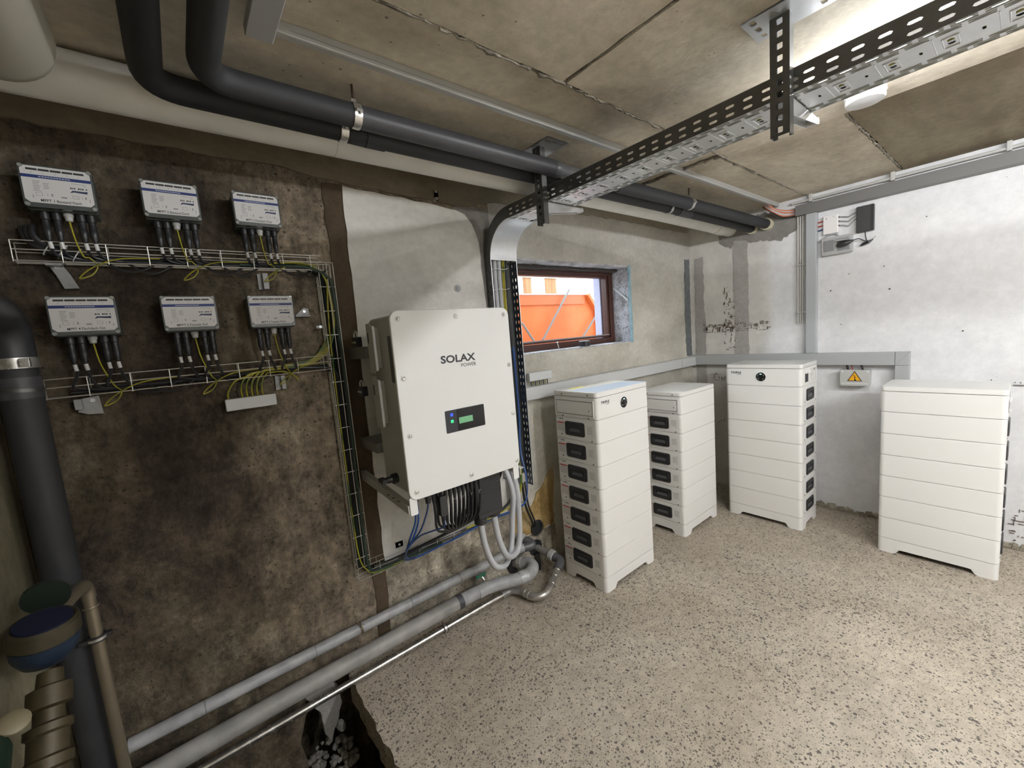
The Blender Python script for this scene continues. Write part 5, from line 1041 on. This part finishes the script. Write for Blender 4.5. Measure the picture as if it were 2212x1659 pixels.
plate(b2, [(-3.335, 1.383), (-3.308, 1.38), (-3.305, 1.328), (-3.338, 1.325)], -0.012, (-3.318, -3.303, -0.035, -0.012, 1.328, 1.382), (-3.316, 1.375))
plate(b3, [(-3.14, 1.56), (-3.165, 1.56), (-3.165, 1.572), (-3.14, 1.572)], -0.05, None, (-3.150, 1.566))
plate(b4, [(-2.90, 0.43), (-2.86, 0.43), (-2.862, 0.395), (-2.882, 0.385), (-2.90, 0.40)], -0.012, None, (-2.88, 0.412))
plate(b4, [(-2.93, 0.485), (-2.89, 0.485), (-2.89, 0.515), (-2.93, 0.515)], -0.010, None, (-2.91, 0.500))
# long cables lying in the baskets
for k in range(8):
    y = -0.012 - 0.0055*k; dz = 0.004*(k % 3)
    cable([(-3.90 + 0.015*k, y, 1.86 - 0.01*k) if k < 4 else (-3.6 + 0.05*k, y, 1.806 + dz), (-3.84 + 0.02*k, y, 1.83-0.006*k) if k < 4 else (-3.3, y, 1.806+dz), (-3.70 if k < 4 else -3.25, y, 1.806+dz), (-3.30 if k < 4 else -3.2, y, 1.806+dz), (-3.17, y, 1.803+dz), (-3.122 + 0.003*k, y, 1.775), (-3.108 + 0.004*k, y, 1.70), (-3.105 + 0.004*k, y, 1.3), (-3.115 + 0.0045*k, y, 0.8), (-3.115+0.0045*k, y, 0.52), (-3.09 + 0.003*k, y, 0.455), (-3.03, y, 0.436+dz), (-2.7, y, 0.436+dz)], 0.0062, CABG if k % 3 == 1 else CABB, 'dark cable running through the upper basket and down the vertical basket', 'dark cables in the wire baskets', seg=7, n=6)
for k in range(4):
    y = -0.014 - 0.009*k
    cable([(-3.90 + 0.16*k, y, 1.398), (-3.6 if k < 2 else -3.38, y, 1.399+0.003*k), (-3.35 if k < 2 else -3.3, y, 1.400+0.003*k), (-3.20, y, 1.402), (-3.135 + 0.003*k, y, 1.385), (-3.112+0.004*k, y, 1.30), (-3.108+0.004*k, y, 0.8), (-3.108+0.004*k, y, 0.5)], 0.0055, CABB, 'dark cable from the lower basket joining the vertical basket', 'dark cables from the lower basket', seg=7, n=6)
for k in range(5):
    y = -0.050 + 0.003*k; x0 = -3.455 + 0.017*k
    cable([(x0, -0.03, 1.317), (x0 - 0.002, -0.045, 1.350), (x0 + 0.012, y, 1.385), (x0 + 0.05, y, 1.405 + 0.003*k), (-3.28, y, 1.412 + 0.003*k), (-3.19, y, 1.425+0.004*k), (-3.125, y, 1.475+0.01*k), (-3.098 + 0.003*k, y, 1.56), (-3.098+0.003*k, y, 1.70), (-3.115 + 0.002*k, y, 1.78), (-3.18, y, 1.822), (-3.3, y, 1.818)], 0.0032, CABGY, ['outermost', 'second', 'middle', 'fourth', 'innermost'][k] + ' green-yellow wire rising from the terminal cover and curving right', 'green-yellow wires rising from the terminal cover', seg=6, n=6)
cable([(-3.50, -0.03, 1.317), (-3.497, -0.04, 1.345), (-3.47, -0.05, 1.382), (-3.42, -0.05, 1.395)], 0.0032, CABGY, 'single green-yellow wire at the left end of the terminal cover', seg=6)
cable([(-3.36, -0.055, 1.400), (-3.31, -0.058, 1.398), (-3.275, -0.062, 1.378), (-3.26, -0.065, 1.355)], 0.003, CABGY, 'loose green-yellow wire end beside the bracket of the lower basket', seg=6)
cable([(-3.10, -0.052, 1.76), (-3.118, -0.054, 1.5), (-3.122, -0.054, 0.9), (-3.118, -0.055, 0.56), (-3.09, -0.056, 0.465), (-3.05, -0.058, 0.437), (-2.95, -0.055, 0.436), (-2.85, -0.05, 0.440)], 0.003, CABGY, 'green-yellow wire following the vertical basket into the low basket', seg=6, n=8)
# white cable ties on the thick bundle at the far left
for k in range(3):
    tag(put('cable_tie', MB().torus((-3.885+0.03*k, -0.03, 1.838-0.008*k), (0.8, 0.1, -0.5), 0.022, 0.0016, 16, 5), mat('tie_white', (0.7, 0.7, 0.7), 0.5), None, smooth=True, loc=(-3.885+0.03*k, -0.03, 1.838-0.008*k)), ['first', 'second', 'third'][k] + ' white cable tie from the left on the dark bundle in the upper basket', 'cable tie')
for k in range(3):
    tag(put('loose_cable', MB().tube(spline([(-3.93+0.012*k, -0.02-0.01*k, 1.90), (-3.925+0.01*k, -0.03-0.01*k, 1.865), (-3.895+0.01*k, -0.035, 1.835), (-3.85, -0.03, 1.815)], 6), 0.009, 8), CABB, None, smooth=True, loc=(-3.9, -0.03, 1.83)), ['left', 'middle', 'right'][k] + ' thick black cable end curling at the left of the upper basket', 'cable')

# ================================================================== CORNER PIPES, WATER METER
cpp = thing('corner_pipe', (-3.985, -0.10, 0.0), 'thick dark pipe standing in the left corner', 'pipe')
put('pipe_run', MB().tube([(-3.985, -0.10, -0.6), (-3.985, -0.10, 1.50)], 0.043, 24), INSUL, cpp, smooth=True)
put('elbow', MB().tube(elbow((-3.985, -0.10, 1.49), (-3.985, -0.10, 1.635), (-3.985, -0.60, 1.645), 0.10, 10), 0.046, 24), mat('elbow_dark', (0.035, 0.036, 0.040), 0.4), cpp, smooth=True)
put('seam_collar', MB().band((-3.985, -0.10, 1.43), (0, 0, 1), 0.043, 0.06, 0.003, 24), INSUL2, cpp, smooth=True)
cb = thing('pipe_clamp', (-3.985, -0.10, 1.50), 'shiny steel band clamp on the thick corner pipe', 'clamp')
put('band', MB().band((-3.985, -0.10, 1.50), (0, 0, 1), 0.0465, 0.030, 0.002, 28), STEEL, cb, smooth=True)
put('ear', MB().box(-3.965, -3.945, -0.165, -0.148, 1.488, 1.512), STEEL, cb, bevel=0.001)
sp = thing('perforated_strap', (-4.03, -0.14, 1.44), 'thin perforated strap tying the corner pipe to the side wall', 'strap')
put('strap_band', MB().band((-3.985, -0.10, 1.425), (0.1, 0, 1), 0.0465, 0.010, 0.0015, 28), GALV_SHADE, sp, smooth=True)
put('strap_tail', MB().box(-4.056, -4.02, -0.142, -0.139, 1.415, 1.425), GALV, sp)
gp = thing('supply_pipe', (-3.93, -0.17, 0.0), 'slim galvanised pipe in front of the thick corner pipe', 'pipe')
GX = -3.928
put('pipe_run', MB().tube([(GX, -0.17, -0.55), (GX, -0.17, 0.80)], 0.0155, 16), mat('supply_pipe_beige', (0.25, 0.21, 0.15), 0.35, metal=0.6, var=0.1), gp, smooth=True)
put('elbow', MB().tube(elbow((GX, -0.17, 0.79), (GX, -0.17, 0.842), (GX-0.035, -0.33, 0.842), 0.035, 8), 0.0175, 16), mat('supply_pipe_beige', (0.25, 0.21, 0.15), 0.35, metal=0.6), gp, smooth=True)
put('press_ring', MB().torus((GX, -0.17, 0.765), (0, 0, 1), 0.0165, 0.003, 20, 6), mat('supply_pipe_beige', (0.25, 0.21, 0.15), 0.35, metal=0.6), gp, smooth=True)
gc = thing('pipe_clamp', (GX, -0.17, 0.66), 'dark rubber-lined clamp on the slim galvanised pipe', 'clamp')
put('band', MB().band((GX, -0.17, 0.665), (0, 0, 1), 0.0165, 0.018, 0.005, 20), BLACKP, gc, smooth=True)
put('ear', MB().box(GX+0.018, GX+0.034, -0.178, -0.162, 0.66, 0.672).box(GX-0.04, GX-0.018, -0.178, -0.162, 0.655, 0.668), BLACKP, gc, bevel=0.001)
put('band_plate', MB().band((GX, -0.17, 0.665), (0, 0, 1), 0.0218, 0.008, 0.001, 20), STEEL, gc, smooth=True)
wm = thing('water_meter', (-3.975, -0.42, 0.80), 'round blue water meter with brass body on the side wall', 'water meter')
ax = Vector((0.10, -0.12, 1.0)).normalized(); c0 = Vector((-3.968, -0.43, 0.815))
put('lower_shell', MB().lathe(c0, ax, [(-0.050, 0.020), (-0.035, 0.045), (-0.010, 0.058), (0.018, 0.061), (0.020, 0.058)], 28), METERB, wm, smooth=True)
put('register_ring', MB().lathe(c0, ax, [(0.020, 0.060), (0.024, 0.064), (0.058, 0.062), (0.064, 0.055), (0.060, 0.050)], 28), METERG, wm, smooth=True)
put('dial', MB().lathe(c0, ax, [(0.060, 0.050), (0.0655, 0.050), (0.066, 0.0)], 28), mat('dial_blue', (0.008, 0.011, 0.035), 0.6), wm, smooth=True)
put('dial_lid', MB().lathe(c0 + Vector((0.0, 0.075, 0.085)), Vector((0, 1, 0.3)), [(0, 0.045), (0.010, 0.045), (0.014, 0.030)], 20), mat('lid_dark_green', (0.012, 0.02, 0.014), 0.5), wm, smooth=True)
put('outlet', MB().tube([c0 + Vector((0.0, 0.05, -0.02)), c0 + Vector((0.015, 0.14, -0.0)), (GX-0.035, -0.29, 0.842)], [0.026, 0.022, 0.018], 14), METERG, wm, smooth=True)
bf = thing('brass_fitting', (-3.97, -0.62, 0.70), 'tarnished brass union and filter below the water meter', 'fitting')
p0 = c0 + Vector((0.01, -0.05, -0.045)); p1 = Vector((-3.975, -0.72, 0.44)); d = (p1 - p0).normalized(); L_ = (p1-p0).length
prof = [(0.0, 0.022), (0.03, 0.024), (0.035, 0.038), (0.075, 0.038), (0.08, 0.026), (0.105, 0.026), (0.11, 0.040), (0.125, 0.040), (0.13, 0.034), (0.17, 0.034), (0.175, 0.042), (0.195, 0.042), (0.20, 0.036), (0.24, 0.037), (0.245, 0.046), (0.27, 0.046), (0.275, 0.040), (0.40, 0.042), (0.45, 0.030)]
put('union_body', MB().lathe(p0, d, prof, 22), BRASS, bf, smooth=True)
put('filter_bowl', MB().lathe(p0 + d*0.33, Vector((0.2, -0.25, -1)), [(0, 0.05), (0.05, 0.052), (0.12, 0.048), (0.15, 0.03)], 22), mat('filter_dark', (0.03, 0.04, 0.035), 0.3), bf, smooth=True)
gv = thing('ball_valve', (-4.02, -0.66, 0.78), 'dark green valve at the left edge beside the brass fitting', 'valve')
put('valve_body', MB().tube([(-4.045, -0.60, 0.74), (-4.03, -0.66, 0.735), (-4.0, -0.78, 0.70)], [0.035, 0.045, 0.03], 16), mat('valve_green_dark', (0.005, 0.022, 0.013), 0.5), gv, smooth=True)
put('valve_cap', MB().lathe((-3.985, -0.63, 0.765), (0.3, -0.5, 0.8), [(0, 0.024), (0.006, 0.024), (0.010, 0.018), (0.010, 0)], 18), mat('cap_cream', (0.20, 0.17, 0.10), 0.5), gv, smooth=True)

# ================================================================== FLOOR-LEVEL PIPES
p1_ = thing('floor_pipe', (-3.1, -0.043, 0.204), 'uppermost grey jacketed pipe along the foot of the left wall', 'pipe')
put('pipe_run', MB().tube([(-3.93, -0.045, 0.196), (-3.6, -0.0445, 0.200), (-2.30, -0.044, 0.208), (-2.17, -0.075, 0.215)], 0.0238, 18), GREYPIPE, p1_, smooth=True)
put('tape_wrap', MB().band((-2.485, -0.044, 0.2072), (1, 0, 0), 0.0236, 0.05, 0.002, 20), mat('tape_shiny', (0.42, 0.42, 0.42), 0.2, var=0.2, vscale=90, bump=0.8), p1_, smooth=True)
put('tape_wrap', MB().band((-2.245, -0.056, 0.2115), (1, -0.2, 0.03), 0.0236, 0.05, 0.002, 20), mat('tape_shiny', (0.42, 0.42, 0.42), 0.2), p1_, smooth=True)
put('elbow', MB().tube(elbow((-2.185, -0.072, 0.214), (-2.125, -0.10, 0.217), (-2.16, -0.02, 0.245), 0.035, 8), 0.026, 18), PVCD, p1_, smooth=True)
put('union_nut', MB().lathe((-2.166, -0.050, 0.250), (-0.1, 1, 0.1), [(0, 0.028), (0.006, 0.033), (0.03, 0.033), (0.035, 0.027), (0.05, 0.027)], 12), PVCN, p1_)
for x, zz in ((-3.72, 0.199), (-3.34, 0.202), (-2.90, 0.205), (-2.62, 0.207)): put('jacket_seam', MB().band((x, -0.0443, zz), (1, 0, 0), 0.0236, 0.004, 0.0008, 18), mat('jacket_dark', (0.2, 0.2, 0.2), 0.5), p1_)
gs = thing('pipe_strap', (-3.147, -0.043, 0.203), 'rusty perforated strap round the uppermost floor pipe', 'strap')
put('strap_band', MB().band((-3.147, -0.0443, 0.2035), (1, 0, 0.1), 0.0245, 0.011, 0.0015, 22), mat('strap_rust', (0.13, 0.10, 0.07), 0.6, metal=0.4, var=0.3, vscale=200), gs)
put('strap_tail', MB().tube(spline([(-3.150, -0.058, 0.224), (-3.162, -0.05, 0.25), (-3.168, -0.035, 0.275), (-3.160, -0.03, 0.292)], 4), 0.0032, 4), mat('strap_rust', (0.13, 0.10, 0.07), 0.6), gs)
put('strap_bolt', MB().cyl((-3.150, -0.070, 0.226), (-3.135, -0.070, 0.232), 0.004, 6), STEEL, gs)
vt = thing('green_valve', (-2.51, -0.06, 0.19), 'small valve with green handle between the floor pipes', 'valve')
put('handle', MB().prism(rrect(-2.545, -2.48, 0.182, 0.200, 0.005, 3), 'y', -0.093, -0.086), GREENH, vt, bevel=0.002)
put('valve_body', MB().tube([(-2.505, -0.070, 0.188), (-2.498, -0.080, 0.168), (-2.495, -0.092, 0.156)], [0.008, 0.011, 0.007], 10).torus((-2.49, -0.088, 0.166), (0.5, 1, 0), 0.010, 0.004, 14, 6), STEEL, vt, smooth=True)
p2_ = thing('floor_pipe', (-3.1, -0.111, 0.127), 'middle and thickest grey jacketed floor pipe, bending back into the wall', 'pipe')
put('pipe_run', MB().tube([(-3.95, -0.118, 0.110), (-3.5, -0.113, 0.118), (-2.66, -0.111, 0.126)], 0.0350, 22), mat('grey_jacket_dusty', (0.30, 0.29, 0.275), 0.5, var=0.25, vscale=14, bump=0.3), p2_, smooth=True)
put('pipe_run', MB().tube(spline([(-2.66, -0.111, 0.126), (-2.52, -0.112, 0.124), (-2.42, -0.128, 0.118), (-2.33, -0.165, 0.118), (-2.26, -0.185, 0.124), (-2.205, -0.165, 0.132), (-2.185, -0.115, 0.132), (-2.205, -0.070, 0.125)], 6), 0.0335, 22), GREYPIPE, p2_, smooth=True)
put('tape_wrap', MB().band((-2.53, -0.1115, 0.124), (1, 0, 0), 0.0336, 0.055, 0.002, 22), mat('tape_shiny', (0.42, 0.42, 0.42), 0.2), p2_, smooth=True)
put('tape_wrap', MB().band((-2.67, -0.111, 0.126), (1, 0, 0), 0.0345, 0.03, 0.002, 22), INSUL2, p2_, smooth=True)
put('tape_wrap', MB().band((-2.29, -0.178, 0.121), (0.95, -0.28, 0.06), 0.0338, 0.045, 0.002, 22), mat('tape_shiny', (0.42, 0.42, 0.42), 0.2), p2_, smooth=True)
put('union_nut', MB().lathe((-2.200, -0.078, 0.126), (-0.25, 1, -0.25), [(0, 0.034), (0.006, 0.039), (0.036, 0.039), (0.042, 0.030), (0.07, 0.030)], 12), PVCN, p2_)
put('wall_flange', MB().lathe((-2.22, -0.006, 0.100), (0, -1, 0), [(0, 0.055), (0.008, 0.055), (0.008, 0.046), (0.014, 0.046)], 24), BLACKP, p2_, smooth=True)
p3_ = thing('floor_pipe', (-3.1, -0.111, 0.032), 'lowest thin shiny steel pipe lying near the floor', 'pipe')
put('pipe_run', MB().tube([(-4.0, -0.114, 0.026), (-2.42, -0.111, 0.032), (-2.335, -0.120, 0.034)], 0.0148, 16), mat('pipe_stainless', (0.55, 0.53, 0.50), 0.24, metal=0.9, var=0.15, vscale=40), p3_, smooth=True)
put('tee', MB().tube(spline([(-2.40, -0.112, 0.032), (-2.35, -0.118, 0.036), (-2.32, -0.15, 0.036), (-2.305, -0.175, 0.037)], 5), 0.0185, 16), mat('fitting_worn', (0.30, 0.29, 0.28), 0.4, metal=0.4), p3_, smooth=True)
put('fitting_run', MB().tube(spline([(-2.305, -0.165, 0.037), (-2.300, -0.215, 0.036), (-2.285, -0.262, 0.036), (-2.240, -0.285, 0.040), (-2.185, -0.272, 0.048), (-2.11, -0.235, 0.066), (-2.055, -0.212, 0.082)], 6), 0.0205, 18), mat('fitting_steel', (0.45, 0.43, 0.40), 0.28, metal=0.7, var=0.15), p3_, smooth=True)
for c, a in (((-2.302, -0.20, 0.0365), (0.1, -1, 0)), ((-2.298, -0.228, 0.036), (0.15, -1, 0)), ((-2.16, -0.262, 0.053), (0.85, 0.4, 0.2)), ((-2.11, -0.236, 0.066), (0.85, 0.4, 0.25)), ((-2.07, -0.219, 0.077), (0.85, 0.4, 0.25))):
    put('press_ring', MB().torus(c, a, 0.0205, 0.0035, 22, 6), mat('fitting_steel', (0.45, 0.43, 0.40), 0.28, metal=0.7), p3_, smooth=True)
put('elbow', MB().tube(elbow((-2.065, -0.215, 0.080), (-1.995, -0.186, 0.100), (-2.015, -0.125, 0.112), 0.035, 8), 0.026, 18), PVCD, p3_, smooth=True)
put('union_nut', MB().lathe((-2.010, -0.138, 0.110), (-0.2, 1, 0.2), [(0, 0.028), (0.005, 0.034), (0.032, 0.034), (0.037, 0.028)], 12), PVCN, p3_)
for k in range(12):
    a = 2*math.pi*k/12; put('nut_rib', MB().box(-0.003, 0.003, -0.015, 0.015, -0.002, 0.002), PVCN, p3_).matrix_local = Matrix.Translation(Vector((-2.014 + 0.033*math.cos(a), -0.119, 0.114 + 0.033*math.sin(a))) - wloc(p3_))
put('pipe_run', MB().tube([(-2.018, -0.11, 0.116), (-2.040, -0.0, 0.136)], 0.0215, 18), mat('pipe_worn_grey', (0.20, 0.19, 0.18), 0.45, var=0.2), p3_, smooth=True)
put('wall_flange', MB().lathe((-2.042, -0.006, 0.135), (0, -1, 0), [(0, 0.050), (0.008, 0.050), (0.008, 0.034), (0.013, 0.034)], 24), BLACKP, p3_, smooth=True)
put('drip_stand', MB().box(-2.062, -2.038, -0.045, -0.020, 0.0, 0.11), BLACKP, p3_, bevel=0.003)
pc = thing('pipe_clamp', (-2.767, -0.11, 0.032), 'black rubber-lined clamp on the shiny floor pipe', 'clamp')
put('band', MB().band((-2.767, -0.111, 0.0305), (1, 0, 0), 0.0152, 0.020, 0.004, 20), BLACKP, pc, smooth=True)
put('band_plate', MB().band((-2.767, -0.111, 0.0305), (1, 0, 0), 0.0193, 0.012, 0.001, 20), STEEL, pc, smooth=True)
put('clamp_screw', MB().cyl((-2.767, -0.105, 0.048), (-2.775, -0.105, 0.066), 0.003, 6).box(-2.80, -2.77, -0.106, -0.102, 0.046, 0.050), RUST, pc)
# ================================================================== BROKEN EDGE, RUBBLE
def chunk(c, s, seed, name, label, m, group=None, sq=(1, 1, 1), sub=2):
    R = random.Random(seed); bm = bmesh.new(); bmesh.ops.create_icosphere(bm, subdivisions=sub, radius=1)
    for v in bm.verts:
        d = v.co.normalized(); k = 1 + R.uniform(-0.22, 0.22); v.co = Vector((d.x*s*sq[0], d.y*s*sq[1], d.z*s*sq[2]))*k
    me = bpy.data.meshes.new(name); bm.to_mesh(me); bm.free(); me.materials.append(m)
    o = bpy.data.objects.new(name, me); COL.objects.link(o); o.location = c; return tag(o, label, 'stone', group) if label else o
hp = MB().prism(ragged([(-3.405, -0.01), (-3.29, 0.01), (-3.262, -0.07), (-3.258, -0.13), (-3.272, -0.19), (-3.300, -0.24), (-3.325, -0.285), (-3.338, -0.235), (-3.345, -0.18), (-3.352, -0.12), (-3.372, -0.075)], 0.02, 0.004), 'y', 0.005, 0.06)
tag(put('broken_concrete', hp, M_DIRT if False else M_MORTAR, None, bevel=0.004, loc=(-3.3, 0.03, -0.13)), 'tongue of broken concrete hanging at the edge of the pit', 'rubble')
for k in range(90):
    x = -3.45 + rnd.random()*0.22; y = -0.10 + rnd.random()*0.16; h = 1 - abs(x+3.35)/0.16
    if h < 0: continue
    s = rnd.uniform(0.008, 0.020)
    chunk((x, y, -0.40 + 0.07*h*rnd.random() + 0.03), s, k, 'rubble_stone', 'small grey stone in the rubble heap at the bottom of the pit', M_MORTAR, 'stones of the rubble heap', (1, 1, 0.8), 1)
chunk((-3.275, 0.0, -0.235), 0.022, 500, 'rubble_stone', 'larger rounded stone beside the hanging concrete tongue', M_MORTAR, None, (0.8, 0.8, 1.4))
hm2 = MB().lathe((-3.33, -0.10, -0.86), (0, 0, 1), [(0, 0.30), (0.2, 0.22), (0.38, 0.15), (0.47, 0.08), (0.49, 0.0)], 18)
o = put('rubble_heap', hm2, M_DIRT, None, smooth=True, loc=(-3.33, -0.10, -0.86)); tag(o, 'dark earth heap under the stones in the pit', 'rubble', kind='stuff')
